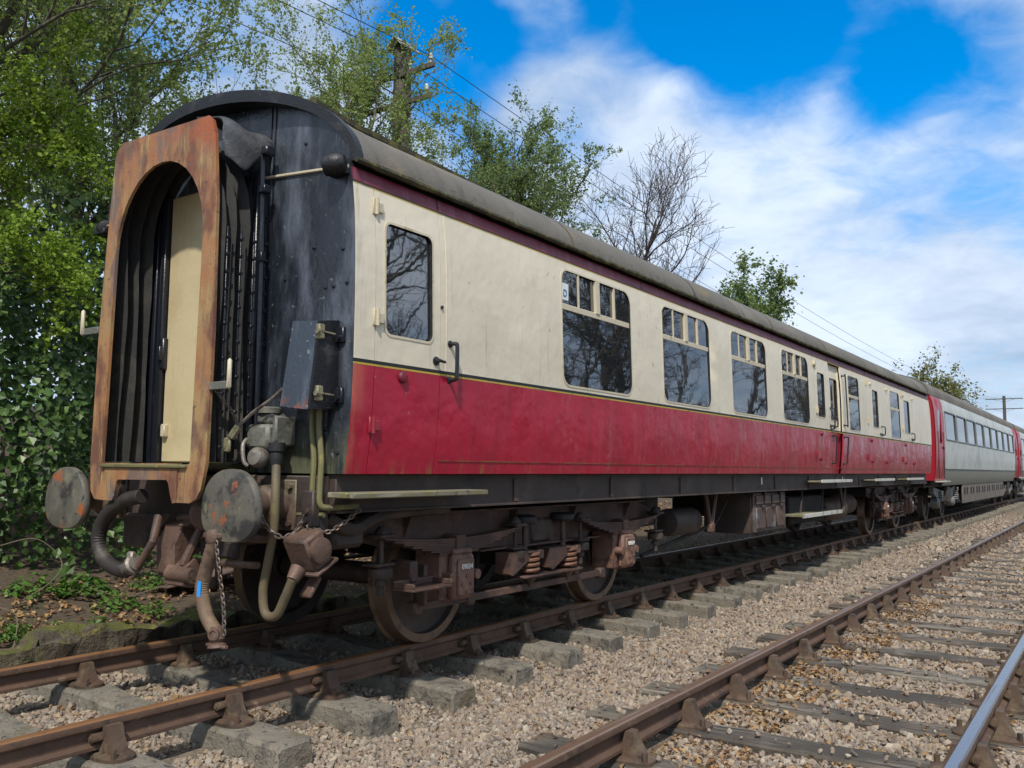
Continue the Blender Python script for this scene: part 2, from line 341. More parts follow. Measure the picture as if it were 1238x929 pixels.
pmat('concrete', (.20, .175, .135), .88, 0, [((.235, .205, .155), 3, .45, .7), ((.085, .078, .065), 6, .48, .70), ((.13, .10, .05), 4, .56, .72), ((.05, .045, .04), 22, .58, .66), ((.30, .28, .23), 35, .62, .68)], [(14, .02), (50, .010), (160, .004)])
pmat('old_wood', (.115, .094, .07), .88, 0, [((.22, .195, .155), 3, .44, .62, (3, .5, 3)), ((.03, .025, .02), 12, .52, .60, (5, .2, 5)), ((.15, .085, .045), 2, .58, .72), ((.055, .046, .036), 1.1, .46, .62)], [(14, .012), (40, .006)])
pmat('ground', (.20, .155, .110), .95, 0, [((.28, .22, .155), 22, .42, .6), ((.12, .09, .065), 30, .50, .62), ((.10, .085, .07), 1.3, .6, .8)], [(38, .03), (120, .01)])
pmat('stone', (.3, .25, .2), .85, 0, [((.12, .10, .08), 60, .58, .75)], (90, .003), island=[(0.258, 0.206, 0.154), (0.339, 0.270, 0.194), (0.205, 0.166, 0.133), (0.303, 0.224, 0.162), (0.178, 0.151, 0.127), (0.375, 0.307, 0.223), (0.258, 0.183, 0.137), (0.321, 0.268, 0.206), (0.195, 0.165, 0.140), (0.419, 0.358, 0.277), (0.330, 0.243, 0.153), (0.223, 0.160, 0.116), (0.285, 0.229, 0.170)])
pmat('soil', (.095, .068, .044), .95, 0, [((.13, .085, .05), 9, .45, .65), ((.05, .075, .02), 1.6, .56, .72), ((.20, .14, .085), 30, .60, .70)], [(20, .04), (90, .01)])
pmat('leaf_litter', (.2, .12, .06), .8, 0, [], None, island=[(.22, .115, .05), (.34, .20, .09), (.14, .075, .04), (.42, .27, .13), (.27, .15, .075), (.10, .055, .03), (.48, .33, .17), (.38, .21, .06)], trans=.15)
pmat('moss_stone', (.095, .076, .052), .95, 0, [((.16, .13, .09), 5, .46, .66), ((.03, .024, .018), 7, .55, .68), ((.115, .12, .022), 4.5, .40, .54, None, ('n', .1, .7)), ((.22, .205, .02), 9, .56, .68, None, ('n', .2, .8)), ((.16, .10, .055), 13, .58, .68, None, ('n', .3, .9))], [(9, .06), (30, .03), (90, .01)])
GL = lambda *c: list(c)
pmat('leaf_haw', (.1, .2, .03), .5, 0, [], None, .3, island=GL((.22, .29, .075), (.32, .40, .11), (.15, .22, .06), (.40, .48, .14), (.26, .34, .095), (.32, .37, .13)), trans=.5)
pmat('leaf_bright', (.1, .2, .03), .5, 0, [], None, .3, island=GL((0.169, 0.280, 0.026), (0.286, 0.403, 0.039), (0.117, 0.208, 0.026), (0.351, 0.468, 0.058), (0.221, 0.325, 0.039)), trans=0.5)
pmat('leaf_dull', (.1, .2, .03), .55, 0, [], None, .3, island=GL((.16, .23, .075), (.23, .31, .10), (.11, .175, .055), (.29, .36, .12)), trans=.45)
pmat('leaf_yellow', (.2, .2, .03), .6, 0, [], None, .3, island=GL((.20, .20, .05), (.26, .25, .07), (.15, .16, .05), (.12, .13, .05)), trans=.35)
pmat('leaf_ivy', (.03, .07, .02), .4, 0, [], None, .4, island=GL((0.045, 0.092, 0.024), (0.081, 0.155, 0.035), (0.033, 0.066, 0.018), (0.121, 0.201, 0.045), (0.061, 0.119, 0.030)), trans=0.2)
pmat('leaf_weed', (.03, .07, .02), .5, 0, [], None, .4, island=GL((.07, .16, .02), (.11, .22, .03), (.05, .12, .02), (.15, .25, .04)), trans=.35)
pmat('bark', (.10, .085, .065), .9, 0, [((.17, .15, .115), 6, .46, .68, (1, 1, .3)), ((.05, .042, .032), 9, .5, .7)], (30, .01))
pmat('bark_bare', (.065, .048, .042), .9, 0, [((.10, .075, .066), 5, .46, .7)], (30, .008))
pmat('pole_wood', (.085, .07, .058), .85, 0, [((.14, .12, .10), 3, .46, .7, (6, 6, .3)), ((.06, .05, .042), 6, .52, .7, (6, 6, .3))], (40, .006))
pmat('pole_cap', (.45, .45, .43), .5, .3, [((.25, .24, .22), 6, .5, .7)])
pmat('ceramic', (.60, .58, .52), .3)
pmat('wire', (.02, .02, .022), .6)
pmat('c2_white', (.52, .54, .50), .38, 0, [((.36, .38, .32), 1.2, .45, .7), ((.22, .23, .18), 2.5, .52, .75, V1), ((.12, .13, .09), 3.5, .56, .75, V1, ('z', 2.4, 3.2))], (2, .008))
pmat('c2_grey', (.26, .26, .22), .5, 0, [((.18, .18, .13), 2, .48, .7, V1)], (3, .006))
pmat('c2_red', (.36, .018, .03), .32, 0, [((.34, .03, .035), 2, .5, .7, V1)], (2, .006))
pmat('c2_skirt', (.15, .13, .105), .75, 0, [((.21, .18, .14), 2.5, .46, .7, V1), ((.07, .06, .05), 3, .55, .75)], (20, .004))
pmat('c2_glass', (.02, .025, .03), .03, 0, [], None, .5, ior=2.6)
pmat('c2_frame', (.09, .10, .095), .5)
pmat('c2_metal', (.20, .20, .19), .55, .2, [((.08, .075, .07), 4, .5, .7)])
pmat('sheet_rust', (.16, .105, .085), .7, .1, [((.24, .14, .09), 4, .48, .7), ((.075, .055, .05), 5, .52, .7)], (25, .006))
pmat('twig', (.17, .135, .09), .9)

# ------------------------------------------------------------------ the ground
T2Y = -3.662                       # centre of the second track
GY = [-60, -12, -8, -6.2, -5.2, -4.4, -3.0, -2.45, -2.0, -1.6, -1.35, -.9, 0, .9, 1.35, 1.75, 1.95, 2.1, 2.6, 3.2, 4, 5.5, 8, 14, 60]
GZ = [-.1, -.1, -.16, -.2, -.226, -.224, -.224, -.235, -.29, -.345, -.355, -.315, -.30, -.305, -.29, -.27, -.2, -.08, -.02, .08, .30, .75, 1.2, 2.5, 2.9]
def snoise(x, y):
    return (np.sin(x*1.3+y*2.1)+np.sin(x*2.7-y*1.9+1.3)+np.sin(x*.61+y*3.3+2.2)*.8+np.sin(x*5.1+y*4.3)*.4)/3.2
def gh(x, y):
    x = np.asarray(x, float); y = np.asarray(y, float)
    return np.interp(y, GY, GZ)+snoise(x, y)*.018*np.where(y > 2.1, 2.5, 1)
gx = np.concatenate([[-250, -120, -60, -30, -18], np.arange(-12, 34, .3), np.arange(34, 120, 3), [130, 160, 220, 320, 500, 900]])
gy = np.concatenate([[-400, -200, -100, -60, -35, -20, -14, -10, -8], np.arange(-7, 9, .2), [9, 10, 12, 14, 18, 25, 35, 60, 100, 200, 500]])
GXX, GYY = np.meshgrid(gx, gy, indexing='ij'); GZZ = gh(GXX, GYY)
nx_, ny_ = GXX.shape; I = np.arange(nx_*ny_).reshape(nx_, ny_)
F = np.stack([I[:-1, :-1], I[1:, :-1], I[1:, 1:], I[:-1, 1:]], -1).reshape(-1, 4)
me = raw_mesh('ground', np.stack([GXX, GYY, GZZ], -1).reshape(-1, 3), F, 'ground', True); me.materials.append(MT['soil'])
cyy = ((GYY[:-1, :-1]+GYY[1:, 1:])/2).reshape(-1)
me.polygons.foreach_set('material_index', ((cyy > 1.9) | (cyy < -6.4)).astype(np.int32))
tag(link('ground', me), 'pale stony ballast bed with a brown earth bank behind', 'ground', kind='structure')

PITCH = .755; S0 = -1.04
def project(P):
    d = P-np.array(CAM); z = d@np.array(_fw); z = np.where(z < .05, .05, z)
    return IW/2+FPX*(d@np.array(_r2))/z, IH/2-FPX*(d@np.array(_u2))/z, d@np.array(_fw)
def scatter(n, x0, x1, y0, y1): return nrg.uniform(x0, x1, n), nrg.uniform(y0, y1, n)
def rotmats(n):
    q = nrg.normal(size=(n, 4)); q /= np.linalg.norm(q, axis=1)[:, None]; a, b, c, d = q.T
    return np.stack([np.stack([1-2*(c*c+d*d), 2*(b*c-a*d), 2*(b*d+a*c)], -1), np.stack([2*(b*c+a*d), 1-2*(b*b+d*d), 2*(c*d-a*b)], -1), np.stack([2*(b*d-a*c), 2*(c*d+a*b), 1-2*(b*b+c*c)], -1)], 1)
def ballast():
    t = (1+5**.5)/2
    IV = np.array([(-1, t, 0), (1, t, 0), (-1, -t, 0), (1, -t, 0), (0, -1, t), (0, 1, t), (0, -1, -t), (0, 1, -t), (t, 0, -1), (t, 0, 1), (-t, 0, -1), (-t, 0, 1)], float)/1.9
    IF = np.array([(0, 11, 5), (0, 5, 1), (0, 1, 7), (0, 7, 10), (0, 10, 11), (1, 5, 9), (5, 11, 4), (11, 10, 2), (10, 7, 6), (7, 1, 8), (3, 9, 4), (3, 4, 2), (3, 2, 6), (3, 6, 8), (3, 8, 9), (4, 9, 5), (2, 4, 11), (6, 2, 10), (8, 6, 7), (9, 8, 1)])
    CV = np.array([(a, b, c) for a in (-1, 1) for b in (-1, 1) for c in (-1, 1)], float)/1.45
    CF = np.array([(0, 1, 3), (0, 3, 2), (4, 6, 7), (4, 7, 5), (0, 4, 5), (0, 5, 1), (2, 3, 7), (2, 7, 6), (0, 2, 6), (0, 6, 4), (1, 5, 7), (1, 7, 3)])
    VV = []; FF = []; o = 0; tot = 0
    for (dmin, dmax, dens, size, x0, x1, BV, BF) in ((0, 6.3, 1950, .0138, -5, 4, IV, IF), (6.3, 11, 1250, .0160, -4, 8, IV, IF), (11, 19, 640, .021, 2, 17, CV, CF), (19, 38, 190, .033, 12, 36, CV, CF)):
        n = int(dens*(x1-x0)*7.4); x, y = scatter(n, x0, x1, -5.6, 1.8)
        d = np.hypot(x-CAM.x, y-CAM.y); u, v, z = project(np.stack([x, y, gh(x, y)], -1))
        k = (d >= dmin) & (d < dmax) & (z > .5) & (u > -150) & (u < 1390) & (v < 1050)
        on1 = (np.abs((x-S0+PITCH/2) % PITCH-PITCH/2) < .125) & (np.abs(y) < 1.31)
        on2 = (np.abs((x-1.22+PITCH/2) % PITCH-PITCH/2) < .12) & (np.abs(y-T2Y) < 1.29)
        rl = np.minimum.reduce([np.abs(y-q) for q in (.7525, -.7525, T2Y+.7525, T2Y-.7525)]) < .06
        k &= ~on1 & ~(on2 & (nrg.random(n) < .965)) & ~rl
        X = x[k]; Y = y[k]; on2 = on2[k]; n = len(X); S = size*np.clip(np.exp(nrg.normal(0, .34, n)), .5, 1.75); nv = len(BV)
        sc = S[:, None]*np.stack([nrg.uniform(.8, 1.5, n), nrg.uniform(.7, 1.1, n), nrg.uniform(.5, .8, n)], -1)
        V = BV[None]*(1+nrg.uniform(-.3, .3, (n, nv, 1)))*sc[:, None, :]
        V = np.einsum('nij,nkj->nki', rotmats(n), V)
        Z = np.where(on2, -.168, gh(X, Y)+S*nrg.uniform(-.1, .8, n))
        V += np.stack([X, Y, Z], -1)[:, None, :]
        VV.append(V.reshape(-1, 3)); FF.append((BF[None]+np.arange(n)[:, None, None]*nv).reshape(-1, 3)+o); o += n*nv; tot += n
    tag(link('ballast_stones', raw_mesh('ballast_stones', np.concatenate(VV), np.concatenate(FF), 'stone')), 'loose pinkish ballast stones around both tracks', 'ballast', kind='stuff')
    print('stones', tot)
ballast()

def leaf_quads(P, Nrm, size, aspect=.62, fold=.25, spin=None):
    """folded diamond leaves: 4 verts, 2 triangles sharing a spine"""
    n = len(P); Nrm = Nrm/np.linalg.norm(Nrm, axis=1)[:, None]
    a = nrg.normal(size=(n, 3)); a -= Nrm*(a*Nrm).sum(1)[:, None]; a /= np.linalg.norm(a, axis=1)[:, None]; b = np.cross(Nrm, a)
    s = size[:, None]
    V = np.stack([P-a*s*.5, P+b*s*aspect*.5+Nrm*s*fold*.5+a*s*.05, P+a*s*.5, P-b*s*aspect*.5+Nrm*s*fold*.5+a*s*.05], 1)
    base = np.arange(n)[:, None]*4
    F = np.concatenate([base+np.array([0, 2, 1]), base+np.array([0, 3, 2])], 0)
    return V.reshape(-1, 3), F
def litter(name, label, specs):
    Ps = []; Ss = []
    for (n, x0, x1, y0, y1, s) in specs:
        x, y = scatter(n, x0, x1, y0, y1); cl = snoise(x*2.2+3, y*3.1) > nrg.uniform(-1, .9, n)
        x = x[cl]; y = y[cl]; Ps.append(np.stack([x, y, gh(x, y)+nrg.uniform(.008, .035, len(x))], -1)); Ss.append(s*nrg.uniform(.6, 1.3, len(x)))
    P = np.concatenate(Ps); S = np.concatenate(Ss); Nn = nrg.normal(size=P.shape)*.45+np.array([0, 0, 1])
    V, F = leaf_quads(P, Nn, S, .7, .5)
    tag(link(name, raw_mesh(name, V, F, 'leaf_litter')), label, 'leaf litter', kind='stuff')
litter('fallen_leaves', 'dry brown leaves drifted against the rails of the nearer track', [(6500, 0, 9, -3.4, -2.96, .042), (2600, .5, 8, -2.86, -2.5, .038), (5200, 0, 10, -4.5, -2.95, .034), (3200, 9, 24, -4.6, -2.9, .05), (700, -2, 3, -.7, .7, .045), (900, -2, 8, -2.4, -1.4, .03), (500, -1, 3, -5.2, -4.45, .04)])
litter('bank_litter', 'dead brown leaves and stems on the earth bank behind the carriage end', [(3800, -2, 5, 1.85, 3.3, .06), (2500, 5, 22, 1.6, 4.5, .09)])

# ------------------------------------------------------------------ the two tracks
def rail_mesh(name, top, x0=-16, x1=190):
    half = [(.024, 0), (.033, -.006), (.036, -.016), (.035, -.036), (.028, -.046), (.0095, -.054), (.0095, -.108), (.027, -.118), (.033, -.126), (.033, -.142), (.028, -.146)]
    poly = [(a, b) for a, b in half]+[(-a, b) for a, b in half[::-1]]
    b = MB(); n = len(poly)
    xs = [x0, x1]
    for k in range(len(xs)-1):
        vs = [(xs[k], a, z) for a, z in poly]+[(xs[k+1], a, z) for a, z in poly]
        b.add(vs, [[i, i+n, (i+1) % n+n, (i+1) % n] for i in range(n)], 0)
        for i in range(n):
            if i == n-1 or i in (0, n-2): b.m[len(b.m)-n+i] = 1
    b.add([(x0, a, z) for a, z in poly], [list(range(n))]); b.add([(x1, a, z) for a, z in poly], [list(range(n))[::-1]])
    return b.mesh(name, ['rail_side', top], ang=30)
def chair_mesh(name, sgn):
    b = MB()
    el = [(.095*math.copysign(abs(math.cos(t))**.6, math.cos(t)), .185*math.copysign(abs(math.sin(t))**.7, math.sin(t))) for t in [2*math.pi*i/18 for i in range(18)]]
    n = len(el)
    b.add([(x, y, -.192) for x, y in el]+[(x, y, -.172) for x, y in el]+[(x*.80, y*.86, -.158) for x, y in el],
          [[i, (i+1) % n, n+(i+1) % n, n+i] for i in range(n)]+[[n+i, n+(i+1) % n, 2*n+(i+1) % n, 2*n+i] for i in range(n)]+[list(range(2*n, 3*n)), list(range(n))[::-1]])
    for s, top, w in ((sgn, -.028, .044), (-sgn, -.042, .038)):
        lo = [(-.056, .03), (.056, .03), (.050, .128), (-.050, .128)]; mi = [(-w*1.06, .028), (w*1.06, .028), (w, .090), (-w, .090)]; hi = [(-w, .040), (w, .040), (w*.92, .078), (-w*.92, .078)]
        vs = [(x, s*y, -.158) for x, y in lo]+[(x, s*y, -.085) for x, y in mi]+[(x, s*y, top) for x, y in hi]
        b.add(vs, [[i, (i+1) % 4, 4+(i+1) % 4, 4+i] for i in range(4)]+[[4+i, 4+(i+1) % 4, 8+(i+1) % 4, 8+i] for i in range(4)]+[[8, 9, 10, 11], [3, 2, 1, 0]])
    b.cyl((-.105, sgn*.034, -.082), (.07, sgn*.034, -.082), .023, n=9)          # spring key
    b.cyl((-.112, sgn*.034, -.082), (-.1, sgn*.034, -.082), .014, n=8)
    for s in (1, -1):
        b.cyl((.052*s, s*.155, -.17), (.052*s, s*.155, -.125), .016, n=6)
    return b.mesh(name, 'chair', ang=40)
def concrete_sleeper(name, k):
    q = random.Random(k); b = MB()
    ys = [-1.31, -1.295, -1.1, -.95, -.55, -.35, 0, .35, .55, .95, 1.1, 1.295, 1.31]
    tz = [-.03, -.012, -.004, 0, 0, -.03, -.045, -.03, 0, 0, -.004, -.012, -.03]
    tw = [.105, .116, .118, .118, .118, .105, .10, .105, .118, .118, .118, .116, .105]
    vs = []
    for y, z, wd in zip(ys, tz, tw):
        j = lambda: q.uniform(-.004, .004)
        vs += [(-wd-.022, y, -.21), (-wd-.012+j(), y+j(), z-.022+j()), (-wd+.006+j(), y+j(), z+j()*.5), (wd-.006+j(), y+j(), z+j()*.5), (wd+.012+j(), y+j(), z-.022+j()), (wd+.022, y, -.21)]
    fs = [[i*6+j, i*6+(j+1) % 6, (i+1)*6+(j+1) % 6, (i+1)*6+j] for i in range(len(ys)-1) for j in range(6)]
    fs += [list(range(6)), [(len(ys)-1)*6+j for j in range(6)][::-1]]
    b.add(vs, fs); return b.mesh(name, 'concrete', ang=30)
def wood_sleeper(name, k):
    q = random.Random(k); b = MB(); ys = [-1.29+2.58*i/14 for i in range(15)]; vs = []
    for y in ys:
        j = lambda a=.006: q.uniform(-a, a)
        vs += [(-.128+j(), y, -.14), (-.128+j(), y, -.014+j()), (-.108+j(), y, j()), (-.03+j(), y, j()-.004), (.05+j(), y, j()-.003), (.11+j(), y, j()), (.128+j(), y, -.014+j()), (.128+j(), y, -.14)]
    fs = [[i*8+j, i*8+(j+1) % 8, (i+1)*8+(j+1) % 8, (i+1)*8+j] for i in range(len(ys)-1) for j in range(8)]+[list(range(8)), [(len(ys)-1)*8+j for j in range(8)][::-1]]
    b.add(vs, fs); return b.mesh(name, 'old_wood', ang=30)
CH = {1: chair_mesh('rail_chair', 1), -1: chair_mesh('rail_chair', -1)}
def track(name, yc, label, top, sl, x_first, n, nch, dz):
    t = thing(name, (0, yc, 0), label, 'railway track')
    for s, tp in zip((1, -1), top): link('rail', rail_mesh('rail', tp), t, (0, s*.7525, 0))
    for i in range(n):
        x = x_first+i*PITCH
        o = link('sleeper', sl[(i*7+i//3) % len(sl)], t, (x+rng.uniform(-.012, .012), rng.uniform(-.03, .03), -.191+dz+rng.uniform(-.003, .003)))
        o.rotation_euler.z = rng.uniform(-.012, .012)
        if i < nch:
            for s in (1, -1):
                link('rail_chair', CH[s], o, (0, s*.7525-o.location.y, -o.location.z))
    return t
track('concrete_sleeper_track', 0, 'rusty track on concrete sleepers beneath the red and cream carriage', ('rail_top1', 'rail_top1'), [concrete_sleeper('sleeper', k) for k in range(4)], S0-5*PITCH, 110, 64, 0)
track('wooden_sleeper_track', T2Y, 'empty track on weathered wooden sleepers and one shiny rail top', ('rail_top3', 'rail_top2'), [wood_sleeper('sleeper', 20+k) for k in range(5)], 1.22-4*PITCH, 90, 44, .006)

# ------------------------------------------------------------------ bank: edging, weeds, stems, scrap sheet
def edging():
    b = MB(); q = random.Random(5); xs = np.arange(-5, 9.01, .09); vs = []
    for x in xs:
        hgt = -.095+.03*math.sin(x*1.7)+.035*math.sin(x*4.3+1)+(.05 if math.sin(x*2.9+.6) > .3 else -.02)
        pr = [(1.74, -.32), (1.72, -.2), (1.735, -.08), (1.77, hgt-.03), (1.84, hgt), (2.0, hgt+.02), (2.12, hgt-.03), (2.16, -.1), (2.16, -.3)]
        for y, z in pr: vs.append((x+q.uniform(-.03, .03), y+q.uniform(-.04, .04)+.03*math.sin(x*6+z*9), z+q.uniform(-.04, .022)))
    n = 9; k = len(xs)
    fs = [[i*n+j, i*n+j+1, (i+1)*n+j+1, (i+1)*n+j] for i in range(k-1) for j in range(n-1)]+[[i*n+n-1, i*n, (i+1)*n, (i+1)*n+n-1] for i in range(k-1)]+[list(range(n)), [(k-1)*n+j for j in range(n)][::-1]]
    b.add(vs, fs); o = b.build('stone_edging', 'moss_stone', ang=24)
    o.location = (0, 0, 0); tag(o, 'broken moss-covered stone edging along the far rail', 'edging')
edging()
def weed(x, y, n, rad, lf, label):
    z = float(gh(x, y)); t = thing('weed_plant', (x, y, z), label, 'weed', 'green weeds on the bank')
    a = nrg.uniform(0, 2*math.pi, n); r = rad*np.sqrt(nrg.random(n)); h = (rad*.75*(1-(r/rad)**2)+.02)*nrg.uniform(.3, 1, n)
    P = np.stack([np.cos(a)*r, np.sin(a)*r, h], -1); Nn = np.stack([np.cos(a)*.4, np.sin(a)*.4, np.full(n, 1.)], -1)+nrg.normal(size=(n, 3))*.4
    V, F = leaf_quads(P, Nn, lf*nrg.uniform(.6, 1.3, n), .8, .3)
    link('leaves', raw_mesh('leaves', V, F, 'leaf_weed'), t)
    b = MB()
    for i in range(0, n, max(1, n//9)): b.tube([(0, 0, -.02), tuple(P[i]*np.array([.5, .5, .8])), tuple(P[i])], [.004, .003, .002], 4)
    link('stem', b.mesh('stem', 'leaf_weed'), t)
for (u, v, z, n, rad, lf, lab) in [(240-165, 752, .10, 90, .13, .045, 'small bright weed on the bank just above the mossy edging'), (140, 718, .1, 170, .22, .05, 'broad weed clump under the curled black hose'),
        (40, 715, .12, 200, .26, .06, 'leafy weed clump at the foot of the ivy by the left edge'), (100, 700, .2, 220, .26, .07, 'dark weed clump below the left buffer'), (182, 700, .15, 130, .2, .05, 'weed clump between the hose and the coupler'),
        (158, 740, .08, 70, .12, .04, 'small yellowish weed beside the scrap metal sheet'), (268, 742, .05, 60, .1, .04, 'little weed tuft behind the hanging hose'), (20, 765, -.02, 110, .2, .04, 'spreading weed mat on the mossy edging at the left edge'), (190, 732, .0, 90, .16, .04, 'low weed beside the scrap sheet under the coupler'), (118, 765, -.03, 80, .14, .035, 'moss-green weed tuft low on the edging beside the far rail')]:
    p = at(u, v, 2, z); weed(p.x, max(p.y, 2.15), n, rad, lf, lab)
def stems():
    for k, (pts, lab) in enumerate([([(0, 660), (45, 652), (75, 680), (60, 705), (28, 725)], 'pale arching bramble stem at the left edge below the ivy'), ([(0, 735), (20, 745), (18, 775), (10, 800)], 'dry stem leaning over the mossy edging at the left edge'),
                                     ([(110, 712), (150, 722), (180, 714), (215, 703)], 'thin dead twig lying across the bank under the coupler'), ([(190, 742), (225, 738), (240, 744)], 'short pale stick lying beside the hanging hose')]):
        P = []
        for i, (u, v) in enumerate(pts): P.append(at(u, v, 1, 2.6-.15*(k == 1)*3-.08*i))
        b = MB().tube(bez(P, 5), .0045, 5); tag(b.build('dead_stem', 'twig'), lab, 'stem', 'dead stems on the bank')
stems()
p = at(240, 712, 2, .02)
sh = MB(); sh.plate([(-.5, -.32), (.42, -.38), (.6, .1), (.3, .36), (-.42, .3)], [], lambda a, b, d: (p.x+a, p.y+b+.1, .13+a*.06-b*.08+.03*math.sin(a*5)-.012*d), True, grid=(.2, .2))
tag(sh.build('metal_sheet', 'sheet_rust'), 'rusty bent scrap sheet lying on the bank behind the coupler', 'scrap metal')

# ------------------------------------------------------------------ red and cream carriage
L = 19.45
PZ = [1.0, 1.235, 1.32, 1.45, 1.65, 1.9, 2.3, 2.6, 2.8, 3.0, 3.14]; PH = [1.32, 1.358, 1.371, 1.388, 1.402, 1.409, 1.409, 1.401, 1.389, 1.366, 1.34]
def prof(z): return float(np.interp(z, PZ, PH))
car = thing('railway_carriage', (L/2, 0, 0), 'long red and cream railway carriage with rusty orange end gangway', 'carriage')
def B(mb, name, mat, parent=None, **k): return mb.build(name, mat, parent or car, **k)
def outl(x0, x1, z0, z1, nx=1):
    nz = max(2, int((z1-z0)/.11)); pts = [(x0+(x1-x0)*i/nx, z0) for i in range(nx)]+[(x1, z0+(z1-z0)*i/nz) for i in range(nz)]
    return pts+[(x1-(x1-x0)*i/nx, z1) for i in range(nx)]+[(x0, z1-(z1-z0)*i/nz) for i in range(nz)]
def smap(ys, off=0., th=.02): return lambda a, b, d: (a, ys*(prof(b)+off-d*th), b)
def panel(name, mat, x0, x1, z0, z1, holes, ys, off=0., parent=None):
    nx = max(1, int((x1-x0)/.3))
    return B(MB().plate(outl(x0, x1, z0, z1, nx), holes, smap(ys, off), True, grid=(.3, .11)), name, mat, parent)
def pane_poly(x0, x1, z0, z1, rbl=0, rbr=0, rtr=0, rtl=0, n=5):
    pts = []
    for cx, cz, a0, r, sx, sz in ((x1, z0, -90, rbr, -1, 1), (x1, z1, 0, rtr, -1, -1), (x0, z1, 90, rtl, 1, -1), (x0, z0, 180, rbl, 1, 1)):
        if r <= 0: pts.append((cx, cz)); continue
        for i in range(n+1):
            a = R(a0+90*i/n); pts.append((cx+sx*r+r*math.cos(a), cz+sz*r+r*math.sin(a)))
    return pts
def lin(z, z0, z1): return prof(z0)+(prof(z1)-prof(z0))*(z-z0)/(z1-z0)
def glass_pane(poly, ys, zz, inset, parent, name='pane', mat='glass'):
    n = len(poly); vs = [(a, ys*(lin(b, *zz)-inset), b) for a, b in poly]+[(a, ys*(lin(b, *zz)-inset-.006), b) for a, b in poly]
    return B(MB().add(vs, [list(range(n)), list(range(n, 2*n))[::-1]]+[[i, i+n, (i+1) % n+n, (i+1) % n] for i in range(n)]), name, mat, parent, ang=20)
def ring(poly_o, poly_i, ys, o_out, o_in, mb=None, mi=0):
    mb = mb or MB(); n = len(poly_o)
    vs = [(a, ys*(prof(b)-.002), b) for a, b in poly_o]+[(a, ys*(prof(b)+o_out), b) for a, b in poly_o]+[(a, ys*(prof(b)+o_out), b) for a, b in poly_i]+[(a, ys*(prof(b)-o_in), b) for a, b in poly_i]
    for k in range(3): mb.add(vs[k*n:(k+2)*n], [[i, (i+1) % n, n+(i+1) % n, n+i] for i in range(n)], 1 if k == 2 else 0)
    return mb
def window(x0, x1, z0, z1, r, ys, kind, parent=None):
    g = .012
    po = rrect(x0-g, x1+g, z0-g, z1+g, r+g); pi = rrect(x0+.004, x1-.004, z0+.004, z1-.004, r)
    w_ = B(ring(po, pi, ys, .004, .045), 'window' if kind != 'drop' else 'door_window', ['frame_trim', 'rubber'], parent)
    a, b, c, d = x0+.008, x1-.008, z0+.008, z1-.008; zz = (z0, z1)
    if kind == 'drop':
        glass_pane(rrect(a, b, c, d, r), ys, zz, .016, w_)
    else:
        zt = 2.60 if kind == 'big' else z0+(z1-z0)*.62
        gasket = MB()
        glass_pane(pane_poly(a, b, c, zt-.02, r, r, 0, 0), ys, zz, .003, w_)
        tb = MB().box(a, b, min(ys*(lin(zt, *zz)-.03), ys*(lin(zt, *zz)+.002)), max(ys*(lin(zt, *zz)-.03), ys*(lin(zt, *zz)+.002)), zt-.022, zt+.028, .004); B(tb, 'transom', 'frame_trim', w_)
        if kind == 'big':
            mid = (a+b)/2; q1 = a+(mid-a)*.47; q2 = b-(b-mid)*.47; zb = zt+.028
            for (p, q, ins, rt, rl) in ((a, q1-.009, .005, 0, r), (q1+.009, mid-.03, .016, 0, 0), (mid+.03, q2-.009, .016, 0, 0), (q2+.009, b, .005, r, 0)):
                glass_pane(pane_poly(p, q, zb, d, 0, 0, rt, rl), ys, zz, ins, w_, 'vent_pane')
            for xm, wd, pr in ((q1, .010, .003), (mid, .032, .012), (q2, .010, .003)):
                n_ = 4; vs = []
                for i in range(n_+1):
                    z = zb-.005+(d+.004-zb)*i/n_; y = lin(z, *zz)
                    vs += [(xm-wd, ys*(y+pr), z), (xm+wd, ys*(y+pr), z), (xm+wd, ys*(y-.05), z), (xm-wd, ys*(y-.05), z)]
                B(MB().add(vs, [[i*4+j, i*4+(j+1) % 4, i*4+4+(j+1) % 4, i*4+4+j] for i in range(n_) for j in range(4)]+[[0, 1, 2, 3], [n_*4+j for j in (3, 2, 1, 0)]]), 'mullion', 'frame_trim', w_)
        else:
            glass_pane(pane_poly(a, b, zt+.028, d, 0, 0, r, r), ys, zz, .006, w_, 'vent_pane')
    return w_
BIG = [(2.37, 3.60), (4.30, 5.52), (6.20, 7.43), (8.09, 9.31)]
DOORS = [(.178, .797), (9.665, 10.47), (10.51, 11.17), (12.95, 13.99), (16.05, 17.04)]
DWIN = [(.262, .716, 2.09, 2.795), (9.75, 10.15, 2.085, 2.76), (10.64, 11.10, 2.08, 2.755), (13.36, 13.82, 2.085, 2.775), (16.26, 16.86, 2.085, 2.78)]
TALL = [(11.64, 12.37, 1.965, 2.885), (14.93, 15.83, 1.955, 2.88)]
FIX = [(0, .172), (.803, 9.658), (11.20, 12.943), (13.997, 14.595), (14.602, 16.043), (17.047, 17.592), (17.599, L)]
ZU = (1.918, 2.980); ZL = (1.238, 1.884)
def hole(x0, x1, z0, z1, r): return rrect(x0, x1, z0, z1, r)
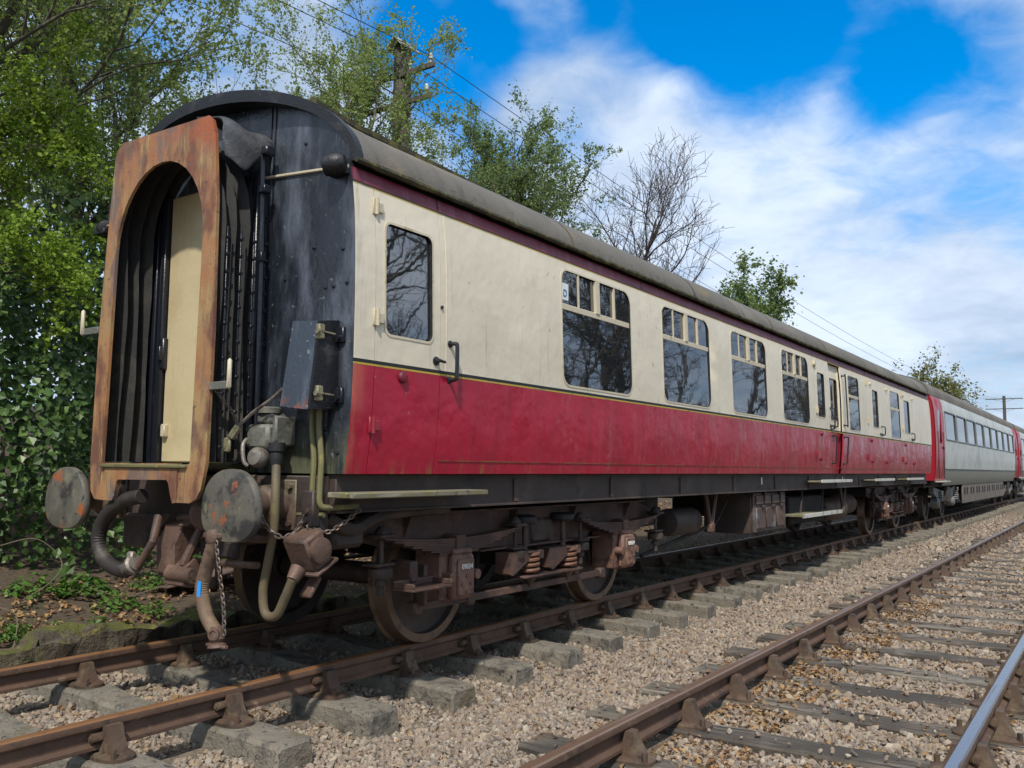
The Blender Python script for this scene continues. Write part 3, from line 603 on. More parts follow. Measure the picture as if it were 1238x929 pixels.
for ys in (-1, 1):
    for (x0, x1) in FIX:
        if ys > 0 and x0 == 0: x0 = .085
        hs = [hole(a, b, 1.955, 2.915, .105) for a, b in BIG if x0 < a < x1]+[hole(a, b, c, d, .06) for a, b, c, d in TALL if x0 < a < x1]
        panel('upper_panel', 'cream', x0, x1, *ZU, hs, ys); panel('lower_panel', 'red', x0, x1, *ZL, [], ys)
    for k, (x0, x1) in enumerate(DOORS):
        off = -.055 if k == 2 else 0.
        a, b, c, d = DWIN[k]
        ow = off
        dr = panel('door', 'cream', x0, x1, *ZU, [hole(a, b, c, d, .05)], ys, off)
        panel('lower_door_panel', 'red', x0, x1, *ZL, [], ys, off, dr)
        if k == 2:
            sv = PH[:]; PH[:] = [q-.055 for q in sv]; window(a, b, c, d, .05, ys, 'drop', dr); PH[:] = sv
        else: window(a, b, c, d, .05, ys, 'drop', dr)
        if ys < 0 and k != 2:
            hx = x0-.018
            for z in (2.87, 2.18, 1.53):
                y = prof(z); m_ = 'cream_metal' if z > 1.9 else 'red_fit'
                hb = MB().box(hx-.012, hx+.012, -y-.014, -y+.002, z-.05, z+.05, .004).box(hx+.01, hx+.075, -y-.022, -y, z-.035, z+.03, .006).cyl((hx+.016, -y-.018, z-.05), (hx+.016, -y-.018, z+.055), .012, n=8)
                B(hb, 'hinge', m_, dr)
            z = 1.84; B(MB().lathe([(.04, 0), (.04, .01), (.032, .022), (.012, .028)], (x0+.25, -prof(z), z), (0, -1, 0), 14), 'door_stop', 'red_dark', dr)
            z = 1.975; xk = x1-.045; y = -prof(z)
            B(MB().lathe([(.030, 0), (.030, .008), (.014, .012), (.012, .03)], (xk, y, z), (0, -1, 0), 12).tube([(xk-.012, y-.034, z+.004), (xk+.055, y-.038, z-.004)], [.012, .009], 8), 'door_handle', 'handle_black', dr)
    # joints between panels
    gaps = [.175, .80, 9.661, 12.947, 13.993, 14.599, 16.046, 17.043, 17.595]
    for xg in gaps: panel('panel_joint', 'groove', xg-.02, xg+.02, 1.236, 2.982, [], ys, -.014)
    for (xa, xb) in ((10.47, 10.512), (11.168, 11.202)):
        panel('door_jamb', 'cream', xa, xb, ZU[0], ZU[1], [], ys, -.04); panel('door_jamb', 'red_dark', xa, xb, *ZL, [], ys, -.04)  # lower jamb in darker red, recess shade put into its colour
    for xg in (.862,): panel('seam_bead', 'cream', xg-.005, xg+.005, ZU[0], ZU[1], [], ys, .003)
    for (z0, z1, m_) in ((1.884, 1.896, 'stripe_yellow'), (1.896, 1.918, 'stripe_black'), (2.980, 2.987, 'stripe_yellow'), (2.987, 3.0, 'stripe_black')):
        panel('waist_stripe' if z1 < 2 else 'cantrail_stripe', m_, .085 if ys > 0 else 0, L, z0, z1, [], ys, .001)
    panel('cantrail_band', 'maroon', .085 if ys > 0 else 0, L, 3.0, 3.082, [], ys); panel('cantrail_shadow_cove', 'stripe_black', .085 if ys > 0 else 0, L, 3.082, 3.125, [], ys, -.022)  # black of the inset strip paints the gutter's shadow above the band
    panel('seam_bead', 'lichen', .84, L, 1.322, 1.327, [], ys, .004)
    # windows
    for (a, b) in BIG: window(a, b, 1.955, 2.915, .105, ys, 'big')
    for (a, b, c, d) in TALL: window(a, b, c, d, .06, ys, 'tall')
# vertical seams in the maroon band, grab handles, guard's rails
for xg in (.80, 3.9, 7.8, 9.66, 10.5, 11.2, 13, 14.6, 16, 17.6):
    panel('band_seam', 'groove', xg-.004, xg+.004, 3.002, 3.08, [], -1, .002)
def grab(x, z0, z1, r=.012, so=.055, name='grab_handle'):
    y0 = -prof(z0)-.003; y1 = -prof(z1)-.003
    b = MB().tube(bez([(x, y0, z0), (x, y0-so*.8, z0+.002), (x, y0-so, z0+.03), (x, y1-so, z1-.03), (x, y1-so*.8, z1-.002), (x, y1, z1)], 4), r, 8)
    for y, z in ((y0, z0), (y1, z1)): b.lathe([(.026, 0), (.024, .008), (.012, .012)], (x, y+.004, z), (0, -1, 0), 10)
    B(b, name, 'handle_black')
grab(.90, 1.862, 2.105, .014, .06)
for (x, z0, z1) in ((10.44, 1.93, 2.25), (11.245, 2.02, 2.83), (10.56, 1.40, 1.83), (11.26, 1.40, 1.83), (10.62, 1.97, 2.12), (14.05, 1.96, 2.12), (17.0, 1.95, 2.1)): grab(x, z0, z1, .011, .06)
for (x, z) in ((.80, 2.34),): B(MB().lathe([(.013, 0), (.012, .01)], (x+.005, -prof(z)-.001, z), (0, -1, 0), 8), 'bolt', 'handle_black')
for x in (9.62, 13.25, 14.62, 16.2, 17.25): B(MB().box(x-.035, x+.035, -prof(2.87)-.035, -prof(2.87)+.003, 2.84, 2.9, .012), 'lamp_bracket', 'frame_trim')
for x in (9.9, 13.3, 14.5, 16.35, 17.3): B(MB().lathe([(.034, 0), (.034, .018), (.02, .03), (.01, .032)], (x, -prof(1.46), 1.46), (0, -1, 0), 12), 'door_bumper', 'red_dark')
# sticker with a D in the first window
st = MB().box(2.392, 2.50, -1.3795, -1.3775, 2.655, 2.80, 0); sk = B(st, 'window_sticker', 'sticker')
def text(txt, size, M, mat, parent, name, ext=.002):
    cu = bpy.data.curves.new(name, 'FONT'); cu.body = txt; cu.size = size; cu.extrude = ext; cu.align_x = 'CENTER'; cu.align_y = 'CENTER'
    tmp = bpy.data.objects.new('tmp_text', cu); COL.objects.link(tmp); dg = bpy.context.evaluated_depsgraph_get(); dg.update()
    me = bpy.data.meshes.new_from_object(tmp.evaluated_get(dg)); bpy.data.objects.remove(tmp)
    off = ORG.get(parent.name, (0, 0, 0)); me.transform(Matrix.Translation(-Vector(off)) @ M); me.materials.clear(); me.materials.append(MT[mat])
    me.name = name; o = link(name, me, parent); return o
MY = Matrix(((1, 0, 0, 0), (0, 0, -1, 0), (0, 1, 0, 0), (0, 0, 0, 1)))      # text facing -y
text('D', .085, Matrix.Translation((2.445, -1.381, 2.715)) @ MY, 'sticker_ink', sk, 'letter_mark')

# roof
NR = 1.97; RH = [.555]
def roofpt(t, k=1.0, dz=0.):
    c, s = math.cos(t), math.sin(t); return (1.378*k*math.copysign(abs(c)**(2/NR), c), 3.118+RH[0]*k*abs(s)**(2/NR)+dz)
ts = [math.pi*i/36 for i in range(37)]
def roof_shell(x0, x1, k0, k1, nseg):
    b = MB(); xs = [x0+(x1-x0)*i/nseg for i in range(nseg+1)]; n = len(ts); vs = []
    for x in xs:
        vs += [(x, *roofpt(t, k0)) for t in ts]
    o = len(vs)
    for x in (x0, x1): vs += [(x, *roofpt(t, k1)) for t in ts]
    fs = [[i*n+j, i*n+j+1, (i+1)*n+j+1, (i+1)*n+j] for i in range(nseg) for j in range(n-1)]
    fs += [[o+j, o+j+1, o+n+j+1, o+n+j] for j in range(n-1)]+[[j, j+1, o+j+1, o+j] for j in range(n-1)]+[[nseg*n+j, nseg*n+j+1, o+n+j+1, o+n+j] for j in range(n-1)]
    fs += [[0, o, o+n]+[i*n for i in range(nseg, 0, -1)], [n-1, o+n-1, o+2*n-1]+[i*n+n-1 for i in range(nseg, 0, -1)]]
    return b.add(vs, fs)
def bowx(y, sg): return sg*(.15*(y/1.378)**2 if y < 0 else .33*(y/1.378)**2)
def main_roof():
    b = MB(); n = len(ts); rows = [(-.085, .632, 1), (.0, .605, 1), (.12, .575, 1), (.35, .558, 1)]+[(x, .555, 0) for x in np.linspace(.9, L-.9, 22)]+[(L-.35, .558, -1), (L-.12, .575, -1), (L, .605, -1), (L+.085, .632, -1)]
    vs = []
    for k in (1.0, .975):
        for (x, h, sg) in rows:
            RH[0] = h; f = min(1, max(0, 1-(x+.085)/.44 if sg > 0 else (1-(L+.085-x)/.44))) if sg else 0
            vs += [(x+f*bowx(roofpt(t, k)[0], sg), *roofpt(t, k)) for t in ts]
    RH[0] = .555; m = len(rows); o = m*n
    fs = [[i*n+j, i*n+j+1, (i+1)*n+j+1, (i+1)*n+j] for i in range(m-1) for j in range(n-1)]; fs += [[q+o for q in f] for f in fs]
    for i in (0, m-1): fs += [[i*n+j, i*n+j+1, o+i*n+j+1, o+i*n+j] for j in range(n-1)]
    for j in (0, n-1): fs += [[i*n+j, (i+1)*n+j, o+(i+1)*n+j, o+i*n+j] for i in range(m-1)]
    return b.add(vs, fs)
rf = B(main_roof(), 'roof', 'roof', ang=50)
def hood(xa, xb):                     # black lip at the end of the roof
    b = MB(); n = len(ts); vs = []; sg = 1 if xb > xa else -1
    for x, h, k in ((xa, .645, 1.003), (xb, .634, 1.003), (xa, .585, .965), (xb+sg*.06, .575, .965)):
        RH[0] = h; vs += [(x+bowx(roofpt(t, k)[0], sg), *roofpt(t, k)) for t in ts]
    RH[0] = .555
    for p, q in ((0, 1), (2, 3), (0, 2), (1, 3)): b.add(vs[p*n:p*n+n]+vs[q*n:q*n+n], [[j, j+1, n+j+1, n+j] for j in range(n-1)])
    return b
for xa, xb in ((-.14, -.083), (L+.14, L+.083)): B(hood(xa, xb), 'roof_hood', 'black_soot', rf, ang=60)
for xr in (2.6, 5.2, 7.8, 10.4, 13, 15.6, 18.1):                                      # roof sheet joints
    b = MB(); n = len(ts); vs = []
    for x in (xr-.02, xr+.02):
        vs += [(x, *roofpt(t, 1.004)) for t in ts]
    b.add(vs, [[j, j+1, n+j+1, n+j] for j in range(n-1)]); B(b, 'roof_seam', 'roof', rf, recalc=False)
for ys in (-1, 1):
    gb = MB(); q_ = random.Random(9); pts = [(x, ys*(1.388+q_.uniform(-.004, .004)), 3.119+q_.uniform(-.003, .003)) for x in np.arange(0, L+.01, .12)]
    B(gb.tube(pts, [.020+q_.uniform(-.004, .005) for _ in pts], 7), 'gutter', 'moss_gutter', rf)
    p0 = roofpt(R(52)); vs = []
    b = MB(); pts = []
    for i in range(81):
        x = .02+i*L/80*.997; t = R(45+9*min(1, x/1.6)) if x < 1.6 else R(54+18*min(1, (x-1.6)/2.5))
        RH[0] = .555+.05*max(0, 1-x/.4); y, z = roofpt(t, 1.0); RH[0] = .555; pts.append((x, ys*abs(y), z+.034))
    B(b.tube(pts, .036, 6), 'rain_strip', 'moss_gutter', rf)
B(MB().lathe([(.05, -.03), (.05, .05), (.07, .06), (.06, .09), (.02, .10)], (15.3, -.55, 3.62), (0, 0, 1), 14), 'roof_vent', 'roof', rf)
# end panels
for xe, nm in ((0, 'body_end'), (L, 'body_end')):
    zs = np.linspace(1.238, 3.118, 20)
    RH[0] = .60; loop = [(-prof(z)+.004, z) for z in zs]+[roofpt(t, .972) for t in ts[::-1]]+[(prof(z)-.004, z) for z in zs[::-1]]
    RH[0] = .555
    s = 1 if xe == 0 else -1
    bow = lambda a: .09*max(0, (a-1.02)/.38)**2 if a > 0 else 0
    B(MB().plate(loop, [], lambda a, b, d: (xe+s*(-.004+bow(a)+.03*d), a, b), True, grid=(.16, .16)), nm, 'black_end')
# pieces on the near end
B(MB().tube([(-.012, -.47, 3.152), (-.012, -1.19, 3.095), (-.01, -1.33, 3.085)], .011, 6), 'rain_rail', 'cream_metal')
B(MB().tube([(-.012, .47, 3.152), (-.012, 1.19, 3.095), (-.01, 1.33, 3.085)], .011, 6), 'rain_rail', 'cream_metal')
for y in (-.62, -.66): B(MB().box(-.012, 0, y-.006, y+.006, 1.3, 3.62, 0), 'end_seam', 'black_gloss')
for ys in (-1, 1):
    B(MB().lathe([(.03, -.08), (.06, -.07), (.072, -.02), (.07, .03), (.05, .06), (.02, .065)], (-.07 if ys < 0 else .02, ys*1.285, 3.085), (.5, -.9*-ys, .15), 16).box(-.05, .0, min(ys*1.2, ys*1.34), max(ys*1.2, ys*1.34), 3.03, 3.07, .006), 'rainwater_spout', 'black_soot')
for y, z in ((-1.16, 2.36), (-1.23, 2.36), (-1.34, 2.37), (-1.3, 2.58), (-1.31, 1.75), (-.8, 2.45), (-1.05, 2.62), (-1.2, 1.5), (-1.3, 1.36), (-.95, 3.3), (-.5, 3.42)): B(MB().lathe([(.013, 0), (.011, .008), (.004, .012)], (-.004, y, z), (-1, 0, 0), 8), 'rivet', 'black_gloss')
# end door and its pillars inside the gangway
B(MB().box(-.035, -.006, -.44, .37, 1.30, 3.16, .008), 'end_door', 'door_cream')
ed = car.children[-1] if False else None
for (y, w_, d) in ((.40, .022, .07), (.455, .012, .05), (.50, .02, .06), (.56, .014, .09), (.60, .02, .05), (.65, .016, .07), (-.47, .022, .07), (-.52, .015, .06), (-.575, .02, .08)):
    B(MB().box(-d, -.004, y-w_, y+w_, 1.29, 3.18-.02*abs(y), .006), 'door_pillar', 'black_gloss')
B(MB().box(-.075, -.03, .345, .385, 1.94, 2.16, .008).box(-.095, -.07, .355, .378, 2.0, 2.1, .004), 'door_lock', 'black_gloss')
B(MB().box(-.07, -.03, .30, .345, 1.47, 1.56, .008), 'door_catch', 'cream_metal')
B(MB().box(-.44, -.004, -.46, .44, 1.262, 1.284, .005), 'fall_plate', 'pipe_green')
# gangway face plate
GX = -.40
def arch(y0, y1, z0, zs, zt, n=16):
    c = (y0+y1)/2; h = (y1-y0)/2
    return [(y0, z0), (y1, z0)]+[(c+h*math.cos(math.pi*i/n), zs+(zt-zs)*math.sin(math.pi*i/n)) for i in range(n+1)]
outer = [(-.50, 1.055), (-.37, 1.055), (-.37, 1.29), (.40, 1.29), (.40, 1.05), (.51, 1.055), (.56, 1.11), (.585, 1.3), (.59, 2.1), (.565, 2.8), (.53, 3.38), (.51, 3.43), (.45, 3.472), (-.475, 3.462), (-.515, 3.43), (-.55, 3.34), (-.60, 2.9), (-.632, 2.1), (-.635, 1.3), (-.60, 1.14), (-.56, 1.08)]
ap = arch(-.482, .452, 1.2905, 2.70, 3.25)
# plate above the sill: split outline so that the opening joins the sill edge
outer2 = [(-.50, 1.055), (-.375, 1.055), (-.375, 1.262), (-.482, 1.2905)]+[(-.482, 2.70)]+[(y, z) for y, z in ap[2:][::-1]][1:-1]+[(.452, 2.70), (.452, 1.2905), (.405, 1.262), (.405, 1.05)]+outer[5:]
tilt = lambda z: GX-.02+(z-1.06)*.016
gw = B(MB().plate(outer2, [], lambda a, b, d: (tilt(b)+.022*d, a, b), True, grid=(.14, .14)), 'gangway_plate', 'gang_rust', ang=25)
sill = [(-.372, 1.055), (-.34, 1.05), (-.315, 1.10), (-.29, 1.17), (-.27, 1.19), (.24, 1.185), (.262, 1.17), (.275, 1.09), (.30, 1.05), (.402, 1.05), (.402, 1.29), (-.372, 1.292)]
B(MB().plate(sill, [], lambda a, b, d: (tilt(b)-.006+.03*d, a, b), True, grid=(.14, .1)), 'gangway_sill', 'gang_rust', gw, ang=25)
# bellows behind it
def bellow():
    b = MB(); st = 9; vs = []; n = 0
    for i in range(st):
        x = GX+.03+(.365)*i/(st-1); k = 1 if i % 2 == 0 else 0
        y0, y1, zt = -.60+.075*k, .565-.075*k, 3.43-.06*k
        lp = [(y0, 1.30)]+[(y0, 1.30+1.45*j/10+0*j) for j in range(1, 10)]
        c = (y0+y1)/2; h = (y1-y0)/2
        lp += [(c-h*math.cos(math.pi*j/20), 2.78+(zt-2.78)*math.sin(math.pi*j/20)) for j in range(21)]+[(y1, 1.30+1.45*j/10) for j in range(9, -1, -1)]
        n = len(lp); q = random.Random(i)
        vs += [(x+q.uniform(-.004, .004)+.008*math.sin(z*3+y*2), y+.012*math.sin(z*4+i), z) for y, z in lp]
    fs = [[i*n+j, i*n+j+1, (i+1)*n+j+1, (i+1)*n+j] for i in range(st-1) for j in range(n-1)]
    return b.add(vs, fs)
B(bellow(), 'bellows', 'bellows', gw, recalc=False, ang=25)
for i, (x, y) in enumerate(((-.31, -.615), (-.22, -.63), (-.13, -.64), (-.05, -.655))):       # stiffener strips with rivets down the side
    b = MB().box(x-.006, x+.006, y-.004, y+.006, 1.32, 2.75, .002)
    for k in range(13): b.box(x-.012, x+.012, y-.012, y, 1.38+k*.108, 1.40+k*.108, .002)
    B(b, 'bellows_strip', 'black_gloss', gw)
B(MB().tube([(-.10, -.66, 3.28), (-.095, -.675, 2.6), (-.09, -.68, 1.28)], .016, 8), 'stay_rod', 'black_gloss', gw)
for q in ((-.13, -.07, -.72, -.66, 3.0, 3.05, .005), (-.14, -.06, -.74, -.68, 3.24, 3.30, .01), (-.12, -.08, -.70, -.66, 2.56, 2.62, .004)): B(MB().box(*q), 'stay_bracket', 'black_gloss', gw)
# torn canvas flap drooping from the top corner
def flap():
    b = MB(); vs = []; nu, nv = 14, 16
    for i in range(nu+1):
        x = -.385+.375*i/nu; f = i/nu
        for j in range(nv+1):
            s = j/nv
            dep = .20+.13*math.exp(-((f-.28)/.26)**2)-.06*f
            y = -.36-.26*min(1, s*2.2)**.8-.07*math.sin(math.pi*f)*s-.03*math.sin(6*f+1)*s
            z = 3.475+.012*math.sin(8*f)-.02*f-.05*min(1, s*2.2)-max(0, s-.35)/.65*dep
            vs.append((x+.012*math.sin(s*7+f*3), y, z))
    n = nv+1; m = len(vs); vs += [(x+.002, y+.004, z-.008) for x, y, z in vs]
    fs = [[i*n+j, i*n+j+1, (i+1)*n+j+1, (i+1)*n+j] for i in range(nu) for j in range(nv)]
    fs += [[q+m for q in f[::-1]] for f in fs]
    edge = [i*n for i in range(nu+1)]+[nu*n+j for j in range(1, nv+1)]+[i*n+nv for i in range(nu-1, -1, -1)]+[j for j in range(nv-1, 0, -1)]
    fs += [[edge[k], edge[(k+1) % len(edge)], edge[(k+1) % len(edge)]+m, edge[k]+m] for k in range(len(edge))]
    return b.add(vs, fs)
B(flap(), 'canvas_flap', 'canvas', gw, ang=80)
B(MB().plate([(.05, 3.47), (-.28, 3.47), (-.20, 3.60), (-.05, 3.63)], [], lambda a, b, d: (-.36+(b-3.47)*1.7+.006*d, a, b), True), 'canopy_stay', 'canvas', gw)
# clip bars on both sides of the plate
for ys, y0 in ((1, .585), (-1, -.632)):
    zc = 2.19 if ys > 0 else 1.755
    ye = y0+ys*.17
    b = MB().box(GX-.015, GX+.005, min(y0, ye), max(y0, ye), zc-.028, zc+.02, .004)
    B(MB().box(GX-.03, GX+.0, min(ye, ye+ys*.03), max(ye, ye+ys*.03), zc-.03, zc+.15, .012), 'clip_handle', 'cream_metal', gw)
    cb_ = B(b, 'clip_bar', 'grey_fit', gw)
# solebar, floor, headstock
for ys in (-1, 1):
    yy = sorted((ys*1.19, ys*1.27))
    b = MB().box(.02, L-.02, *yy, 1.015, 1.236, .004).box(.02, L-.02, *sorted((ys*1.19, ys*1.29)), 1.005, 1.02, .002)
    B(b, 'solebar', 'chassis')
    for x in np.arange(1.9, 18, 1.55): B(MB().box(x-.03, x+.03, *sorted((ys*1.27, ys*1.285)), 1.03, 1.2, .003), 'solebar_bracket', 'chassis')
B(MB().box(.03, L-.03, -1.18, 1.18, 1.12, 1.22, 0), 'underfloor', 'chassis_dark')
for x in np.arange(5.0, 15, 1.6): B(MB().box(x-.04, x+.04, -1.18, 1.18, .98, 1.12, 0), 'cross_member', 'chassis_dark')
for xe in (-.06, L-.02): B(MB().box(xe, xe+.08, -1.22, 1.22, .90, 1.225, .008), 'headstock', 'chassis')
# footboards
b = MB().box(-.06, 1.235, -1.50, -1.28, 1.098, 1.132, .006); B(b, 'footboard', 'wood_step')
for (x0, x1) in ((9.5, 11.28), (12.95, 14.6), (15.85, 17.7)):
    fb = B(MB().box(x0, x1, -1.495, -1.28, 1.11, 1.135, .004), 'footboard', 'wood_step'); B(MB().box(x0, x1, -1.512, -1.4955, 1.105, 1.15, .003), 'footboard_edge', 'white_edge', fb)
for x in (7.55, 11.6): B(MB().box(x-.02, x+.02, -1.278, -1.272, 1.1, 1.19, .001), 'paint_mark', 'paint_white')

# buffers
def superel(a, b, e, n=40, egg=0.): return [(a*math.copysign(abs(math.cos(t))**e, math.cos(t))*(1+egg*math.sin(t)), b*math.copysign(abs(math.sin(t))**e, math.sin(t))) for t in [2*math.pi*i/n for i in range(n)]]
for ys in (-1, 1):
    o = (-.40, ys*.864, 1.052); rg = []
    base = superel(.245, .21, .84, 40, -.12)
    for k, x in ((.80, .045), (.95, .03), (1, .012), (1, -.012), (.97, -.026), (.7, -.036), (.35, -.041), (.04, -.042)): rg.append([(o[0]+x, o[1]+y*k, o[2]+z*k) for y, z in base])
    n = 40; vs = [q for r_ in rg for q in r_]
    fs = [[i*n+j, i*n+(j+1) % n, (i+1)*n+(j+1) % n, (i+1)*n+j] for i in range(len(rg)-1) for j in range(n)]+[list(range(n))[::-1], [(len(rg)-1)*n+j for j in range(n)]]
    bf = B(MB().lathe([(.135, 0), (.135, .03), (.12, .035), (.115, .13), (.085, .15), (.085, .32), (.1, .345)], (-.04, o[1], o[2]), (-1, 0, 0), 24), 'buffer', 'buffer_body')
    B(MB().add(vs, fs), 'buffer_head', 'buffer_face', bf, ang=45)
    for dy in (-1, 1):
        for dz in (-1, 1): B(MB().cyl((-.07, o[1]+dy*.13, o[2]+dz*.11), (-.1, o[1]+dy*.13, o[2]+dz*.11), .018, n=6), 'bolt', 'buffer_body', bf)
    B(MB().box(-.075, -.06, o[1]-.17, o[1]+.17, .90, 1.2, .006), 'buffer_plate', 'buffer_body', bf)
# junction box on the end
bx = [(-1.055, 1.62), (-1.275, 1.60), (-1.275, 2.135), (-1.055, 2.15)]
vs = [(-.215, -1.03, 1.63), (-.215, -1.262, 1.605), (-.165, -1.272, 2.125), (-.165, -1.062, 2.14), (-.004, -1.055, 1.655), (-.004, -1.275, 1.625), (-.004, -1.275, 2.15), (-.004, -1.055, 2.165)]
jb = B(MB().add(vs, [(0, 1, 2, 3), (4, 7, 6, 5), (0, 4, 5, 1), (1, 5, 6, 2), (2, 6, 7, 3), (3, 7, 4, 0)]), 'junction_box', 'box_blue')
vs2 = [(-.212, -1.2625, 1.607), (-.212, -1.279, 1.607), (-.162, -1.286, 2.122), (-.162, -1.2725, 2.122), (-.006, -1.2755, 1.63), (-.006, -1.286, 1.63), (-.006, -1.289, 2.145), (-.006, -1.2755, 2.145)]
B(MB().add(vs2, [(0, 1, 2, 3), (4, 7, 6, 5), (0, 4, 5, 1), (1, 5, 6, 2), (2, 6, 7, 3), (3, 7, 4, 0)]), 'box_side', 'black_soot', jb)
for z in (2.06, 1.70):
    B(MB().box(-.18, -.13, -1.305, -1.268, z-.045, z+.045, .008).cyl((-.18, -1.30, z), (-.195, -1.30, z), .016, n=8).tube([(-.15, -1.305, z), (-.06, -1.31, z-.005)], .006, 6), 'box_latch', 'latch', jb)
    B(MB().box(-.03, -.004, -1.345, -1.28, z-.05, z+.045, .006).cyl((-.03, -1.32, z-.02), (-.05, -1.32, z-.02), .014, n=8), 'box_bracket', 'black_gloss', jb)
    B(MB().box(-.02, -.004, -1.04, -.985, z-.05, z+.03, .005).cyl((-.02, -1.01, z-.01), (-.04, -1.01, z-.01), .015, n=8), 'box_bracket', 'black_gloss', jb)
# control jumper unit with its cable
ju = B(MB().box(-.19, -.01, -.90, -.70, 1.38, 1.53, .02).box(-.15, -.01, -.88, -.74, 1.53, 1.60, .02).box(-.16, -.0, -.94, -.90, 1.40, 1.58, .01).lathe([(.07, 0), (.07, .03), (.055, .04)], (-.1, -.81, 1.60), (0, 0, 1), 14), 'jumper_unit', 'grey_fit')
B(MB().lathe([(.05, -.04), (.062, -.02), (.062, .02), (.05, .04), (.03, .045)], (-.2, -.84, 1.33), (-1, -.1, .15), 16).tube(bez([(-.21, -.74, 1.44), (-.245, -.75, 1.40), (-.25, -.77, 1.31), (-.235, -.79, 1.28)], 5), .013, 8), 'jumper_socket', 'steel_worn', ju)
B(MB().lathe([(.05, 0), (.05, -.05), (.04, -.06), (.045, -.10), (.032, -.14), (.03, -.18)], (-.14, -.93, 1.42), (0, 0, 1), 14), 'cable_gland', 'rubber', ju)
cb = bez([(-.14, -.93, 1.30)]+[at(u, v, 0, -.2) for u, v in ((333, 600), (331, 640), (324, 680), (318, 715), (321, 742), (334, 744), (345, 722), (354, 700))], 7)
B(MB().tube(cb, .027, 10), 'jumper_cable', 'cable', ju)
for k in (12, 22, 31): pass
pc = at(372, 668, 0, -.1); dm = MB().tube([at(353, 702, 0, -.2), at(361, 688, 0, -.15)], [.036, .05], 12)
Mt = Matrix.Translation(pc) @ Matrix.Rotation(R(-28), 4, 'Y')
dm.box(-.07, .08, -.10, .10, -.09, .12, .015, M=Mt).box(-.09, .10, -.12, .12, -.105, -.085, .005, M=Mt).box(-.21, -.07, -.045, .045, -.16, -.13, .01, M=Mt @ Matrix.Rotation(R(-25), 4, 'Y'))
dm.lathe([(.075, 0), (.075, .03), (.05, .04)], Mt @ Vector((.0, -.10, .02)), (0, -1, 0), 14)
B(dm, 'dummy_socket', 'coupler', ju)
# flexible lead and handle from box to the jumper
B(MB().tube(bez([(-.17, -1.0, 1.74), (-.19, -.93, 1.68), (-.22, -.80, 1.60), (-.24, -.70, 1.52)], 6), .011, 7), 'lead', 'steel_worn', ju)
B(MB().tube([(-.24, -.70, 1.52), (-.26, -.655, 1.45)], .025, 8).box(-.275, -.255, -.66, -.60, 1.36, 1.45, .008), 'lead_handle', 'latch', ju)
# conduit pipes down the end corner
for dy, m_ in ((0, 'pipe_green'), (.06, 'pipe_green')):
    B(MB().tube(bez([(-.05, -1.13-dy, 1.62), (-.05, -1.13-dy, 1.5), (-.06, -1.165-dy, 1.32), (-.07, -1.17-dy, 1.15), (-.07, -1.18-dy, 1.06), (-.02, -1.25-dy*.3, 1.04), (.16, -1.32, 1.05)], 5), .018, 8), 'conduit_pipe', m_)
B(MB().box(-.11, -.05, -1.22, -1.12, .93, 1.14, .008).cyl((-.1, -1.17, 1.02), (-.12, -1.17, 1.02), .018, n=8).cyl((-.1, -1.17, .97), (-.12, -1.17, .97), .016, n=8), 'pipe_clamp', 'chassis')
B(MB().tube([(-.05, -.95, .995), (-.05, -1.25, 1.0)], .016, 7), 'train_pipe', 'pipe_green')
# chains
def chain(pts, ll, r, parent=None):
    P = bez(pts, 14); d = [0]
    for i in range(1, len(P)): d.append(d[-1]+(P[i]-P[i-1]).length)
    k = int(d[-1]/(ll*.72)); b = MB()
    for q in range(k+1):
        s = d[-1]*q/k; i = min(len(P)-2, max(0, int(np.searchsorted(d, s))-1)); f = (s-d[i])/max(1e-6, d[i+1]-d[i]); c = P[i].lerp(P[i+1], f); t = (P[i+1]-P[i]).normalized()
        a = t.orthogonal().normalized(); a = Matrix.Rotation(R(90*(q % 2)+30), 3, t) @ a
        lp = [c+t*math.cos(z)*ll*.5+a*math.sin(z)*ll*.30 for z in [2*math.pi*j/10 for j in range(11)]]
        b.tube(lp, r, 5, False)
    return B(b, 'chain', 'chain', parent)
chain([(-.30, -.985, 1.02), (-.27, -1.02, .93), (-.2, -1.08, .87), (-.13, -1.12, .92), (-.10, -1.17, 1.02)], .040, .0055)
chain([(-.10, -1.19, .93), (-.02, -1.25, .90), (.06, -1.3, .95), (.15, -1.33, 1.02)], .036, .005)
chain([(-.38, -.66, 1.72), (-.3, -.69, 1.62), (-.25, -.70, 1.53)], .028, .004)
# steam hose hanging in front, with its coupling
P = [at(u, v, 0, -.42) for u, v in ((259, 655), (249, 690), (244, 715), (250, 745), (262, 766))]
hz = bez(P, 14)
rr = [.039+.003*(i % 2) for i in range(len(hz))]
hs_ = B(MB().tube(hz, rr, 12), 'steam_hose', 'hose_brown')
B(MB().lathe([(.042, -.03), (.05, -.01), (.05, .025), (.036, .05)], P[0]+Vector((0, 0, .02)), (0, 0, 1), 14).box(P[0].x-.02, P[0].x+.02, P[0].y-.08, P[0].y+.08, P[0].z+.02, P[0].z+.05, .005), 'hose_clamp', 'coupler', hs_)
e = P[-1]
B(MB().lathe([(.036, .04), (.04, 0), (.045, -.03), (.032, -.05), (.05, -.06), (.056, -.075), (.03, -.08)], e, (.0, .12, 1), 14).lathe([(.032, 0), (.035, .02), (.022, .022), (.018, .006)], e+Vector((-.02, -.01, 0)), (-1, -.4, 0), 14).box(e.x-.015, e.x+.015, e.y-.09, e.y+.08, e.z-.078, e.z-.06, .004), 'hose_coupling', 'coupler', hs_)
j = 14+12; c = hz[j]; dd = (hz[j+4]-hz[j-4]).normalized(); sd_ = Vector((-.85, -.52, 0)).normalized()*.042; tw = Vector((-.25, .97, 0)).normalized()*.012
